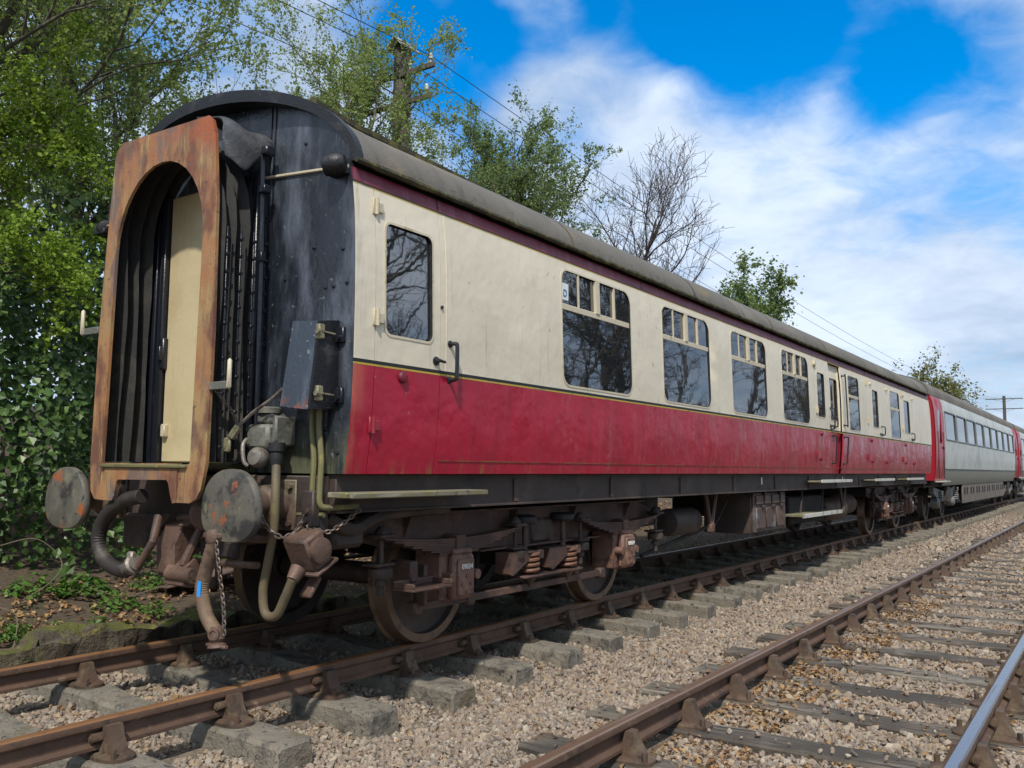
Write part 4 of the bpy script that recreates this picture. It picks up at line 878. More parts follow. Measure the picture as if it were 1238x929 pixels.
tv = [c+sd_*k+dd*e_*.045+tw*w2 for k in (.6, 1.04) for e_, w2 in ((-1, -1), (-1, 1), (1, 1), (1, -1))]
B(MB().add(tv, [(0, 1, 2, 3), (4, 7, 6, 5), (0, 4, 5, 1), (1, 5, 6, 2), (2, 6, 7, 3), (3, 7, 4, 0)]), 'tape_strip', 'blue_tape', hs_)
chain([at(261, 652, 0, -.44), at(265, 690, 0, -.44), at(270, 730, 0, -.44), at(271, 765, 0, -.44)], .034, .0045, hs_)
# vacuum hose curled back under the far side of the gangway
P = [at(u, v, 0, -.36) for u, v in ((172, 600), (150, 606), (128, 625), (119, 652), (127, 678), (148, 690), (160, 684))]
vh = bez(P, 12); vhs = B(MB().tube(vh, [.045+.004*(i % 2) for i in range(len(vh))], 14), 'vacuum_hose', 'hose')
e = P[-1]; B(MB().lathe([(.05, -.03), (.06, 0), (.06, .02), (.045, .03), (.05, .05)], e, (.0, -1, .5), 14).box(e.x-.03, e.x+.01, e.y-.03, e.y+.03, e.z-.02, e.z+.09, .01), 'hose_end', 'steel_worn', vhs)
B(MB().tube([at(165, 688, 0, -.36), at(185, 655, 0, -.33), at(192, 625, 0, -.25)], [.022, .026, .03], 10), 'hose_stay', 'coupler', vhs)
# drop-head coupler, lowered
def coupler():
    b = MB(); o = Vector((-.36, -.08, .72))
    b.box(-.30, .35, -.09, .09, .80, .96, .02)                        # shank
    b.prism([(-.28, .93), (-.40, .90), (-.46, .78), (-.45, .60), (-.40, .56), (-.33, .60), (-.33, .70), (-.24, .74), (-.14, .82), (-.14, .93)], -.17, .02, 'xz')
    b.prism([(-.40, .70), (-.47, .64), (-.48, .54), (-.42, .52), (-.34, .55), (-.34, .62)], -.30, -.10, 'xz')
    b.tube([(-.45, -.36, .60), (-.45, -.12, .60)], .048, 14).tube([(-.45, -.365, .60), (-.45, -.35, .60)], .025, 10)
    b.prism([(-.1, .93), (-.34, .96), (-.44, .90), (-.2, .84)], -.26, -.16, 'xz').prism([(-.1, .93), (-.34, .96), (-.42, .86), (-.2, .80)], .06, .14, 'xz')
    b.tube([(-.36, -.31, .93), (-.40, -.28, .80), (-.44, -.24, .66)], [.02, .028, .03], 8)
    return b
_c = coupler(); _c.v = [(a+.2, b+.02, c) for a, b, c in _c.v]
cp = B(_c, 'coupler', 'coupler')
B(MB().lathe([(.08, -.05), (.10, -.03), (.10, .03), (.08, .05)], (-.22, -.40, .98), (-.6, -.5, -.2), 18), 'centring_plate', 'coupler', cp)
B(MB().box(-.1, .2, -.5, .5, .78, .90, .02).box(-.12, -.06, -.55, -.2, .70, .82, .02).box(-.14, -.04, .2, .62, .72, .95, .02), 'draw_box', 'chassis')
B(MB().tube([(-.1, .2, .66), (-.1, -.75, .68)], .022, 8).tube([(-.08, .6, .80), (-.08, -.8, .84)], .026, 8).tube([(-.2, .14, .96), (-.2, .12, .72)], .02, 8), 'brake_pipe', 'coupler')
# battery box, trussing, cylinder, receiver and their clutter
bb = B(MB().box(7.38, 8.72, -1.19, -.55, .47, 1.0, .012), 'battery_box', 'chassis')
B(MB().box(7.40, 8.70, -1.215, -1.191, .49, .985, .006), 'battery_door_frame', 'bat_door', bb)
for (a, b_, c, d) in ((7.46, 7.80, .53, .80), (7.86, 8.22, .53, .80), (8.28, 8.64, .53, .80), (7.46, 8.04, .84, .96), (8.10, 8.64, .84, .96)):
    B(MB().box(a, b_, -1.236, -1.2155, c, d, .01), 'battery_door', 'bat_door', bb)
for x in (7.7, 8.1, 8.45): B(MB().box(x-.05, x+.05, -1.262, -1.236, .78, .83, .008), 'battery_catch', 'chassis', bb)
for x in (7.75, 8.4): B(MB().box(x-.02, x+.02, -1.25, -1.2, .84, 1.02, .004), 'battery_strap', 'chassis_dark', bb)
for x0 in (6.12, 12.1):
    B(MB().tube([(x0-.14, -1.14, 1.03), (x0+.02, -1.14, .62)], .026, 6).tube([(x0+.20, -1.14, 1.03), (x0+.04, -1.14, .62)], .026, 6).box(x0-.03, x0+.09, -1.17, -1.11, .56, .66, .01), 'v_hanger', 'bogie')
B(MB().lathe([(.03, -.02), (.15, 0), (.17, .03), (.17, .34), (.15, .38), (.04, .40)], (5.15, -.75, .68), (0, 0, 1), 20).lathe([(.2, 0), (.2, .05)], (5.15, -.75, .82), (0, 0, 1), 20), 'vacuum_cylinder', 'chassis')
B(MB().lathe([(.02, 0), (.14, .02), (.15, .06), (.15, .70), (.12, .74)], (5.3, -.95, .70), (1, 0, 0), 18), 'dynamo', 'chassis')
B(MB().tube([(4.6, -1.0, .40), (6.9, -.9, .62)], .022, 7).tube([(6.9, -1.1, 1.02), (6.5, -1.1, .70), (6.2, -1.1, .55)], .010, 6), 'brake_rod', 'chassis_dark')
B(MB().box(5.0, 6.9, .2, .5, .6, .95, .03), 'equipment_case', 'chassis_dark'); B(MB().box(9.6, 12.2, .1, .9, .55, .98, .03), 'equipment_case', 'chassis_dark')
B(MB().lathe([(.03, 0), (.15, .03), (.20, .10), (.20, 1.2), (.15, 1.27), (.03, 1.3)], (11.6, -.86, .62), (1, 0, 0), 22), 'air_receiver', 'bogie')
B(MB().lathe([(.03, 0), (.15, .03), (.20, .10), (.20, 1.2), (.15, 1.27), (.03, 1.3)], (12.95, -.7, .66), (1, 0, 0), 22), 'air_receiver', 'bogie')
ls_ = B(MB().box(8.86, 11.0, -1.40, -1.10, .63, .665, .006), 'lower_step', 'wood_step'); B(MB().box(8.86, 11.0, -1.415, -1.4005, .615, .672, .003), 'step_edge', 'white_edge', ls_)
for x in (9.3, 10.4): B(MB().tube(bez([(x+.25, -1.2, 1.03), (x+.18, -1.22, .9), (x, -1.24, .64)], 4), .014, 6), 'step_iron', 'chassis', ls_)
B(MB().box(9.1, 10.9, -1.15, -.6, .5, .9, .02), 'equipment_case', 'chassis_dark')

# ---- bogie
def bogie(xc):
    D = .0; hb = 1.30
    bo = B(MB().box(xc-.16, xc+.16, -1.0, 1.0, .66, .86, .02), 'bogie', 'chassis')     # bolster
    for ys in (-1, 1):
        Y = lambda a, b: tuple(sorted((ys*a, ys*b)))
        pl = [(xc-2.22, .80), (xc-1.95, .74), (xc-1.75, .74), (xc-1.55, .76), (xc-1.0, .76), (xc-.8, .66), (xc+.8, .66), (xc+1.0, .76), (xc+1.55, .76), (xc+1.95, .80), (xc+2.12, .88), (xc+1.85, .952), (xc-2.22, .952)]
        b = MB().prism(pl, ys*.955, ys*.975, 'xz').box(xc-2.25, xc+1.86, *Y(.90, 1.06), .952, .968, .003).box(xc-.95, xc+.95, *Y(.93, 1.05), .645, .66, .003)
        for x in (-1.75, -.45, .5, 1.55): b.prism([(ys*.975, .952), (ys*1.05, .952), (ys*.985, .80)], xc+x-.006, xc+x+.006, 'yz')
        B(b, 'side_frame', 'bogie', bo)
        for s in (-1, 1):
            xa = xc+s*hb
            # axlebox
            yy = ys
            ab = MB().box(xa-.20, xa-.06, *Y(.86, 1.10), .34, .70, .012)
            ab.box(xa+.06, xa+.16, *Y(.86, 1.06), .36, .70, .01).box(xa-.1, xa+.1, *Y(.80, 1.10), .33, .72, .01)
            ab.box(xa-.125, xa+.125, *Y(1.095, 1.165), .345, .665, .022).box(xa-.095, xa+.095, *Y(1.16, 1.185), .37, .63, .015)
            for dx in (-.15, .15): ab.cyl((xa+dx, ys*1.10, .51), (xa+dx, ys*1.175, .51), .036, n=10)
            for dx, z in ((-.05, .455), (.05, .455), (0, .51), (0, .40)): ab.cyl((xa+dx, ys*1.18, z), (xa+dx, ys*1.196, z), .014, n=6)
            ab.box(xa-.11, xa+.11, *Y(1.09, 1.155), .66, .70, .012)
            axb = B(ab, 'axlebox', 'axlebox', bo)
            if ys < 0 and s < 0: text('09034', .052, Matrix.Translation((xa+.0, -1.188, .575)) @ MY, 'paint_white', axb if False else bo, 'number_mark')
            if ys < 0 and s > 0: text('09034', .052, Matrix.Translation((xa+.0, -1.188, .575)) @ MY, 'paint_white', bo, 'number_mark')
            # leaf spring
            sp = MB()
            for k in range(7):
                hl = .80-.095*k; z0 = .775-.016*k; pts = []; vs = []; n_ = 10
                for i in range(n_+1):
                    t = -1+2*i/n_; x = xa+t*hl; z = z0+.045*(t*hl/.80)**2
                    for (y, zz) in ((1.02, z), (1.12, z), (1.12, z-.0135), (1.02, z-.0135)): vs.append((x, ys*y, zz))
                sp.add(vs, [[i*4+j, i*4+(j+1) % 4, i*4+4+(j+1) % 4, i*4+4+j] for i in range(n_) for j in range(4)]+[[0, 1, 2, 3], [n_*4+j for j in (3, 2, 1, 0)]])
            sp.box(xa-.055, xa+.055, *Y(1.005, 1.135), .655, .80, .008)
            B(sp, 'leaf_spring', 'bogie', bo)
            for e_ in (-1, 1):
                xh = xa+e_*.78; y = ys*1.07
                hg = MB().box(xh-.08, xh+.08, *Y(1.0, 1.14), .818, .845, .008).cyl((xh, y, .84), (xh, y, .60), .016, n=8).box(xh-.09, xh+.09, *Y(.98, 1.12), .635, .655, .006)
                hg.lathe([(.075, 0), (.08, .01), (.08, .06), (.06, .07)], (xh, y, .56), (0, 0, 1), 16).lathe([(.03, 0), (.038, -.03), (.038, -.05), (.022, -.055), (.022, -.12)], (xh, y, .56), (0, 0, 1), 8)
                hg.lathe([(.05, 0), (.045, .02), (.02, .05)], (xh, y, .845), (0, 0, 1), 8)
                B(hg, 'spring_hanger', 'chassis', bo)
            # wheel
            wp = [(.10, -.055), (.10, .055), (.12, .055), (.135, .03), (.30, .012), (.385, .02), (.395, .064), (.452, .066), (.458, .055), (.462, -.03), (.468, -.045), (.490, -.056), (.492, -.066), (.480, -.074), (.395, -.074), (.385, -.02), (.30, -.012), (.135, -.03), (.12, -.055)]
            mbw = MB().lathe(wp, (xa, ys*.7525, .460), (0, ys, 0), 56)
            n = 56
            for i in range(6, 13):
                for j_ in range(n): mbw.m[i*n+j_] = 1
            B(mbw, 'wheel', ['chassis', 'tread'], bo, ang=30)
            # brake hanger and block
            xb = xa-s*.56
            B(MB().box(xb-.03, xb+.03, *Y(.70, .80), .34, .62, .01).tube([(xb, ys*.86, .80), (xb, ys*.86, .36)], .02, 6), 'brake_block', 'chassis_dark', bo)
        # tie bar along the bottom, its lugs
        tb = MB().box(xc-1.72, xc+.92, *Y(1.055, 1.085), .298, .352, .005)
        for x in (-1.72, -1.12, .90): tb.box(xc+x-.05, xc+x+.05, *Y(1.02, 1.10), .275, .37, .014)
        tb.box(xc-1.75, xc-1.71, *Y(1.0, 1.06), .30, .50, .008)
        B(tb, 'tie_bar', 'bogie', bo)
        # secondary coil springs on their plank, rods and rubber pads
        B(MB().box(xc-.50, xc+.42, *Y(1.0, 1.16), .405, .425, .005).lathe([(.06, 0), (.035, -.04), (.014, -.06), (.014, -.08)], (xc-.33, ys*1.09, .405), (0, 0, 1), 8).lathe([(.06, 0), (.035, -.04), (.014, -.06), (.014, -.08)], (xc+.27, ys*1.09, .405), (0, 0, 1), 8), 'spring_plank', 'bogie', bo)
        for dx in (-.33, .27):
            pts = [(xc+dx+.068*math.cos(a), ys*1.09+.068*math.sin(a), .435+.165*a/(8*math.pi)) for a in [8*math.pi*i/72 for i in range(73)]]
            B(MB().tube(pts, .016, 7), 'coil_spring', 'spring_rust', bo)
            x = xc+dx
            bl = MB().prism([(x-.36, .62), (x-.02, .62), (x+.02, .60), (x-.08, .54), (x-.30, .44), (x-.36, .46)], ys*1.0, ys*1.13, 'xz').box(x-.09, x+.10, *Y(1.0, 1.15), .598, .615, .004).box(x+.02, x+.09, *Y(1.14, 1.17), .55, .62, .006)
            B(bl, 'spring_bracket', 'bogie', bo)
            B(MB().cyl((x-.02, ys*1.05, .88), (x-.02, ys*1.05, .60), .024, n=10), 'swing_rod', 'bogie', bo)
            B(MB().lathe([(.09, 0), (.105, .015), (.105, .055), (.085, .07)], (x-.02, ys*1.04, .83), (0, 0, 1), 18), 'rubber_pad', 'rubber', bo)
    for s in (-1, 1): B(MB().cyl((xc+s*hb, -.72, .46), (xc+s*hb, .72, .46), .085, n=14), 'axle', 'chassis', bo)
    for q in ((xc-2.2, xc-2.1, -.95, .95, .78, .93, .01), (xc+1.9, xc+2.0, -.95, .95, .78, .93, .01), (xc-.4, xc+.4, -.9, .9, .48, .64, .01)): B(MB().box(*q), 'transom_beam', 'chassis_dark', bo)
    # step on the outer guard iron
    B(MB().box(xc-2.06, xc-1.66, -1.34, -1.16, .483, .50, .004).box(xc-2.06, xc-1.66, -1.178, -1.16, .50, .545, .004).box(xc-2.06, xc-2.045, -1.34, -1.16, .50, .535, .004).box(xc-1.675, xc-1.66, -1.34, -1.16, .50, .535, .004).box(xc-1.92, xc-1.84, -1.19, -1.0, .52, .66, .01, M=None).box(xc-1.72, xc-1.68, -1.14, -1.02, .34, .62, .008), 'step_board', 'bogie', bo)
    return bo
bo = bogie(2.72)
def copy_tree(o, parent, dx=0, flip=None):
    c = o.copy(); COL.objects.link(c); c.parent = parent; ORG[c.name] = ORG.get(o.name, (0, 0, 0))
    c.location = o.location+Vector((dx, 0, 0))
    for ch in list(o.children): copy_tree(ch, c)
    return c
copy_tree(bo, car, 14.1)
# drawgear clutter near the leading bogie
B(MB().tube(bez([(.05, -1.16, .98), (.25, -1.18, .90), (.55, -1.16, .98), (1.2, -1.16, 1.0)], 4), .045, 8).box(.12, .40, -1.16, -.95, .78, .92, .03), 'life_guard', 'chassis')

# ------------------------------------------------------------------ pale coach behind, and the one after it
C2P = [(.92, 1.25), (1.05, 1.30), (1.3, 1.345), (1.7, 1.368), (2.2, 1.37), (2.7, 1.355), (3.05, 1.315), (3.22, 1.24)]
def c2prof(z): return float(np.interp(z, [a for a, b in C2P], [b for a, b in C2P]))
def coach2(x0, x1, label, detail=True):
    t = thing('railway_carriage', ((x0+x1)/2, 0, 0), label, 'carriage')
    def P(name, mat, a, b, z0, z1, holes=(), off=0., parent=None):
        for ys in (-1, 1):
            nz = max(2, int((z1-z0)/.12)); nx = max(1, int((b-a)/.6))
            ol = [(a+(b-a)*i/nx, z0) for i in range(nx)]+[(b, z0+(z1-z0)*i/nz) for i in range(nz)]+[(b-(b-a)*i/nx, z1) for i in range(nx)]+[(a, z1-(z1-z0)*i/nz) for i in range(nz)]
            o = MB().plate(ol, list(holes), lambda p, q, d: (p, ys*(c2prof(q)+off-.02*d), q), True, grid=(.6, .12)).build(name, mat, parent or t)
        return o
    xe = x0+1.42; xf = x1-1.42
    wins = []; nW = 9; pw = (xf-xe-.2)/nW
    for i in range(nW): wins.append((xe+.1+i*pw+.09, xe+.1+(i+1)*pw-.09))
    holes = [rrect(a, b, 2.13, 2.86, .06) for a, b in wins]
    P('upper_panel', 'c2_white', xe, xf, 1.36, 3.22, holes); P('lower_panel', 'c2_grey', xe, xf, .92, 1.352)
    for (a, b) in ((x0, xe-.012), (xf+.012, x1)):
        da, db = (a+.35, a+1.15)
        P('door_bay', 'c2_red', a, b, 1.06, 3.2, [rrect(da+.16, db-.16, 2.0, 2.85, .06)])
        for ys in (-1, 1):
            MB().box(da+.15, db-.15, *sorted((ys*(c2prof(2.4)-.045), ys*(c2prof(2.4)-.03))), 1.98, 2.87).build('door_window', 'c2_glass', t)
            for xx in (da, db): MB().box(xx-.012, xx+.012, *sorted((ys*(c2prof(1.8)-.01), ys*(c2prof(1.8)+.008))), 1.1, 2.3).build('door_edge', 'groove', t)
            MB().box(db-.1, db-.02, *sorted((ys*(c2prof(2.0)-.0), ys*(c2prof(2.0)+.03))), 1.86, 1.93, .01).build('door_handle', 'handle_black', t)
        MB().plate([(-c2prof(z)+.01, z) for z in np.linspace(1.06, 3.2, 12)]+[(1.24*math.cos(q), 3.2+.5*math.sin(q)) for q in [math.pi-math.pi*i/14 for i in range(15)]]+[(c2prof(z)-.01, z) for z in np.linspace(3.2, 1.06, 12)], [], lambda p, q, d: ((a if a == x0 else b-.03)+.03*d, p, q), True).build('coach_end', 'c2_red', t)
    for ys in (-1, 1):
        for (a, b) in wins:
            w_ = MB()
            po = rrect(a-.03, b+.03, 2.10, 2.89, .08); pi = rrect(a+.01, b-.01, 2.14, 2.85, .055); n = len(po)
            w_.add([(p, ys*(c2prof(q)+.006), q) for p, q in po]+[(p, ys*(c2prof(q)+.006), q) for p, q in pi]+[(p, ys*(c2prof(q)-.03), q) for p, q in pi], [[k*n+i, k*n+(i+1) % n, (k+1)*n+(i+1) % n, (k+1)*n+i] for k in range(2) for i in range(n)])
            wo = w_.build('window', 'c2_frame', t); pn = rrect(a, b, 2.13, 2.86, .05); n = len(pn)
            MB().add([(p, ys*(c2prof(2.13)+(c2prof(2.86)-c2prof(2.13))*(q-2.13)/.73-.02), q) for p, q in pn], [list(range(n))]).build('pane', 'c2_glass', wo)
        MB().box(xe, xf, *sorted((ys*(c2prof(1.356)-.01), ys*(c2prof(1.356)+.012))), 1.346, 1.366).build('waist_rail', 'c2_frame', t)
        # skirt panels with slots
        k = 8; sx0, sx1 = x0+5.2, x1-5.2
        for i in range(k):
            a = sx0+(sx1-sx0)*i/k; b = sx0+(sx1-sx0)*(i+1)/k-.04
            o = MB().box(a, b, *sorted((ys*1.20, ys*1.24)), .36, .94, .01).build('skirt_panel', 'c2_skirt', t)
            for q in (.3, .7): MB().box(a+(b-a)*q-.14, a+(b-a)*q+.14, *sorted((ys*1.241, ys*1.246)), .62, .82).build('skirt_slot', 'chassis_dark', o)
    arc = [(1.25*math.copysign(abs(math.cos(q))**.85, math.cos(q)), 3.21+.56*abs(math.sin(q))**.85) for q in [math.pi*i/20 for i in range(21)]]; n = len(arc)
    MB().add([(x0+.02, y, z) for y, z in arc]+[(x1-.02, y, z) for y, z in arc], [[j, j+1, n+j+1, n+j] for j in range(n-1)]+[list(range(n)), list(range(n, 2*n))[::-1]]).build('roof', 'roof', t, ang=50)
    MB().box(x0+.1, x1-.1, -1.2, 1.2, .9, 1.08).build('underframe', 'chassis_dark', t)
    for xc in (x0+2.9, x1-2.9):
        bo = MB().box(xc-1.75, xc+1.75, -1.02, 1.02, .66, .82, .03).build('bogie', 'chassis_dark', t)
        for ys in (-1, 1):
            S = lambda a, b: tuple(sorted((ys*a, ys*b)))
            MB().prism([(xc-1.8, .72), (xc-1.0, .52), (xc+1.0, .52), (xc+1.8, .72), (xc+1.8, .88), (xc+.6, .78), (xc-.6, .78), (xc-1.8, .88)], ys*.98, ys*1.1, 'xz').build('side_frame', 'c2_metal', bo)
            for s in (-1, 1):
                xa = xc+s*1.3
                MB().lathe([(.08, -.06), (.08, .05), (.36, .02), (.38, .06), (.455, .06), (.46, -.05), (.485, -.06), (.485, -.07), (.38, -.07), (.36, -.02)], (xa, ys*.7525, .46), (0, ys, 0), 36).build('wheel', 'chassis', bo)
                MB().lathe([(.14, 0), (.14, .16), (.1, .2), (.02, .21)], (xa, ys*.95, .46), (0, ys, 0), 16).build('axlebox', 'c2_metal', bo)
                pts = [(xa+.32+.09*math.cos(a), ys*1.1+.09*math.sin(a), .48+.28*a/(10*math.pi)) for a in [10*math.pi*i/60 for i in range(61)]]
                MB().tube(pts, .02, 6).build('coil_spring', 'c2_metal', bo)
            MB().box(xc-.3, xc+.3, *S(1.08, 1.2), .45, .9, .03).build('air_spring', 'chassis', bo)
        for s in (-1, 1): MB().cyl((xc+s*1.3, -.72, .46), (xc+s*1.3, .72, .46), .08).build('axle', 'chassis', bo)
    MB().box(x0-.35, x0+.01, -.55, .55, 1.05, 3.3, .04).build('gangway', 'bellows', t)
    for ys in (-1, 1): MB().lathe([(.09, 0), (.09, .35), (.22, .37), (.22, .42), (.05, .43)], (x0+.02, ys*.864, 1.05), (-1, 0, 0), 20).build('buffer', 'buffer_body', t)
    MB().box(x0+.2, x0+1.6, -1.44, -1.24, 1.02, 1.05, .004).build('footboard', 'white_edge', t)
coach2(20.35, 42.0, 'streaked pale grey carriage with a red door bay coupled behind')
coach2(42.75, 64.4, 'farthest carriage, only its red door bay showing at the right edge')

# ------------------------------------------------------------------ trees
def grow(seed, base, h, spread, nl=(11, 7, 6), r0=.13, up=.35, trunk_frac=.3, lean=(0, 0), drop=0., wob=.12, rmin=.004):
    q = np.random.default_rng(seed); segs = []; tips = []
    def branch(p, d, ln, r, lvl, nseg):
        pts = [p.copy()]; dd = d.copy()
        for i in range(nseg):
            dd = dd+q.normal(size=3)*wob*(1+.5*lvl)+np.array([0, 0, up*.12-drop*.1*lvl]); dd /= np.linalg.norm(dd); pts.append(pts[-1]+dd*ln/nseg)
        rs = [max(rmin*.6, r*(1-.78*i/nseg)) for i in range(nseg+1)]; segs.append((pts, rs, lvl))
        if lvl == len(nl): tips.append(pts); return
        n = nl[lvl]
        for k in range(n):
            f = (trunk_frac if lvl == 0 else .22)+(1-(trunk_frac if lvl == 0 else .22))*(k+q.uniform(.1, .9))/n
            i = min(nseg-1, int(f*nseg)); c = pts[i]+(pts[i+1]-pts[i])*(f*nseg-i); a = (pts[i+1]-pts[i]); a /= np.linalg.norm(a)
            s = q.normal(size=3); s -= a*(s@a); s /= np.linalg.norm(s); ang = q.uniform(.55, 1.15)
            nd = a*math.cos(ang)+s*math.sin(ang)+np.array([0, 0, up]); nd /= np.linalg.norm(nd)
            cl = (spread if lvl == 0 else ln*.52)*(1.05-.35*f if lvl == 0 else 1-.35*f)*q.uniform(.7, 1.25)
            branch(c, nd, cl, max(rmin, rs[i]*.55), lvl+1, max(3, nseg-2))
        tips.append(pts[-3:])
    branch(np.array(base, float), np.array([lean[0], lean[1], 1.]), h, r0, 0, 9)
    return segs, tips
def tube_arrays(segs, ns=(9, 6, 4, 3)):
    V = []; F3 = []; F4 = []; o = 0
    for pts, rs, lvl in segs:
        n = ns[min(lvl, len(ns)-1)]; P = np.array(pts); k = len(P); T = np.gradient(P, axis=0); T /= np.linalg.norm(T, axis=1)[:, None]
        a = np.array([.31, .77, .2]); A = a-T*(T@a)[:, None]; A /= np.linalg.norm(A, axis=1)[:, None]; Bn = np.cross(T, A); th = np.linspace(0, 2*math.pi, n, endpoint=False)
        Vv = P[:, None]+(A[:, None]*np.cos(th)[None, :, None]+Bn[:, None]*np.sin(th)[None, :, None])*np.array(rs)[:, None, None]; V.append(Vv.reshape(-1, 3))
        i, j = np.meshgrid(np.arange(k-1), np.arange(n), indexing='ij'); F4.append(np.stack([i*n+j, i*n+(j+1) % n, (i+1)*n+(j+1) % n, (i+1)*n+j], -1).reshape(-1, 4)+o); o += len(P)*n
    return np.concatenate(V), np.concatenate(F4)
def tree(name, seed, base, h, spread, label, leafmat, nleaf, lsize, bark='bark', group=None, cat='tree', lc=.10, keep=1.0, **kw):
    t = thing(name, base, label, cat, group); segs, tips = grow(seed, (0, 0, -.15), h, spread, **kw)
    tr = [s for s in segs if s[2] == 0]; br = [s for s in segs if s[2] > 0]
    link('trunk', raw_mesh('trunk', *tube_arrays(tr), bark, True), t); link('branches', raw_mesh('branches', *tube_arrays(br), bark, True), t)
    if nleaf:
        q = np.random.default_rng(seed+99); sel = [tp for tp in tips if q.random() < keep]; W = np.array([len(tp) for tp in sel], float)
        k = q.integers(0, len(sel), nleaf); f = q.random(nleaf)**.8
        P = np.empty((nleaf, 3))
        for i in range(nleaf):
            tp = sel[k[i]]; g = f[i]*(len(tp)-1); a = int(min(g, len(tp)-2)); P[i] = tp[a]+(tp[a+1]-tp[a])*(g-a)
        P += q.normal(size=(nleaf, 3))*lc*q.random((nleaf, 1)); Nn = q.normal(size=(nleaf, 3))+np.array([-.3, -.3, .8])
        V, F = leaf_quads(P, Nn, lsize*q.uniform(.55, 1.35, nleaf), .72, .28)
        link('crown', raw_mesh('crown', V, F, leafmat), t)
    return t
def gz(x, y): return (x, y, float(gh(x, y)))
G1 = 'leafy trees behind the carriage'
H = dict(group=G1)
tree('hawthorn_tree', 3, gz(-.3, 6.3), 9.6, 3.9, 'leafy green tree rising at the left edge above the ivy', 'leaf_haw', 48000, .054, nl=(26, 9, 6), r0=.085, trunk_frac=.15, **H)
tree('hawthorn_tree', 5, gz(2.7, 6.6), 9.2, 3.3, 'tall leafy tree right behind the orange gangway end', 'leaf_haw', 46000, .052, nl=(26, 9, 6), r0=.085, trunk_frac=.2, **H)
tree('hawthorn_tree', 6, gz(.8, 9.5), 9.5, 4.2, 'taller leafy tree in the second row behind the left edge', 'leaf_haw', 12000, .08, nl=(18, 8, 5), r0=.10, trunk_frac=.1, **H)
tree('hawthorn_tree', 7, gz(5.2, 10.2), 9.4, 4.0, 'leafy tree in the second row behind the gangway', 'leaf_haw', 10000, .08, nl=(18, 8, 5), r0=.10, trunk_frac=.15, **H)
tree('hawthorn_tree', 9, gz(4.4, 7.4), 9.2, 3.2, 'leafy tree whose crown shows above the black roof hood', 'leaf_haw', 40000, .055, nl=(20, 8, 6), r0=.08, trunk_frac=.35, **H)
tree('hawthorn_bush', 8, gz(.6, 4.9), 4.5, 2.3, 'bright yellow-green bush hanging over the ivy beside the gangway', 'leaf_bright', 30000, .05, nl=(18, 7, 5), r0=.07, trunk_frac=.52, drop=.5, up=.15, **H)
tree('hawthorn_tree', 13, gz(6.0, 7.4), 8.9, 3.1, 'leafy tree over the carriage roof just left of the telegraph pole', 'leaf_haw', 36000, .055, nl=(22, 9, 6), r0=.08, trunk_frac=.4, **H)
tree('hawthorn_tree', 21, gz(7.7, 6.3), 6.5, 1.9, 'leafy tree climbing around the telegraph pole', 'leaf_haw', 11000, .06, nl=(16, 7, 5), r0=.08, trunk_frac=.4, **H)
tree('hawthorn_tree', 27, gz(11.6, 7.6), 8.1, 2.2, 'small leafy tree just right of the telegraph pole', 'leaf_haw', 12000, .075, nl=(16, 8, 5), r0=.11, trunk_frac=.4, **H)
tree('hawthorn_tree', 34, gz(14.4, 7.6), 7.7, 3.0, 'sparse leafy tree above the roof midway between pole and bare tree', 'leaf_dull', 22000, .066, nl=(16, 8, 5), r0=.13, trunk_frac=.4, **H)
tree('hawthorn_tree', 35, gz(18.0, 8.0), 8.0, 3.0, 'thin half-leafed tree touching the bare tree on its left', 'leaf_dull', 14000, .072, nl=(16, 9, 6), r0=.13, trunk_frac=.35, keep=.5, **H)
tree('hawthorn_tree', 36, gz(16.6, 8.2), 8.0, 3.0, 'low leafy tree filling the gap left of the half-leafed tree', 'leaf_dull', 15000, .07, nl=(18, 9, 6), r0=.1, trunk_frac=.3, **H)
tree('hawthorn_tree', 37, gz(12.6, 8.4), 7.6, 2.7, 'low leafy tree behind the wires right of the telegraph pole', 'leaf_dull', 13000, .066, nl=(18, 9, 6), r0=.1, trunk_frac=.3, **H)
tree('bare_tree', 41, gz(20.8, 8.0), 8.2, 4.0, 'bare leafless tree spreading above the middle of the roof', None, 0, 0, bark='bark_bare', nl=(26, 12, 6), r0=.14, trunk_frac=.15, wob=.10, up=.5, rmin=.009)
tree('hawthorn_tree', 43, gz(33.6, 8.0), 6.6, 3.6, 'rounded dark green tree above the roof beyond the bare tree', 'leaf_dull', 11000, .14, nl=(15, 7, 5), r0=.16, trunk_frac=.3, lc=.2, **H)
tree('willow_tree', 47, gz(83, 8.5), 7.0, 5.2, 'yellowish half-leafed tree behind the pale grey carriage', 'leaf_yellow', 6000, .22, nl=(16, 8, 6), r0=.22, trunk_frac=.2, lc=.4, keep=.7)
tree('willow_tree', 48, gz(96, 9.5), 6.0, 5.0, 'low yellowish bush between the grey carriage roof and the far pole', 'leaf_yellow', 5000, .25, nl=(16, 8, 6), r0=.2, trunk_frac=.15, lc=.4)
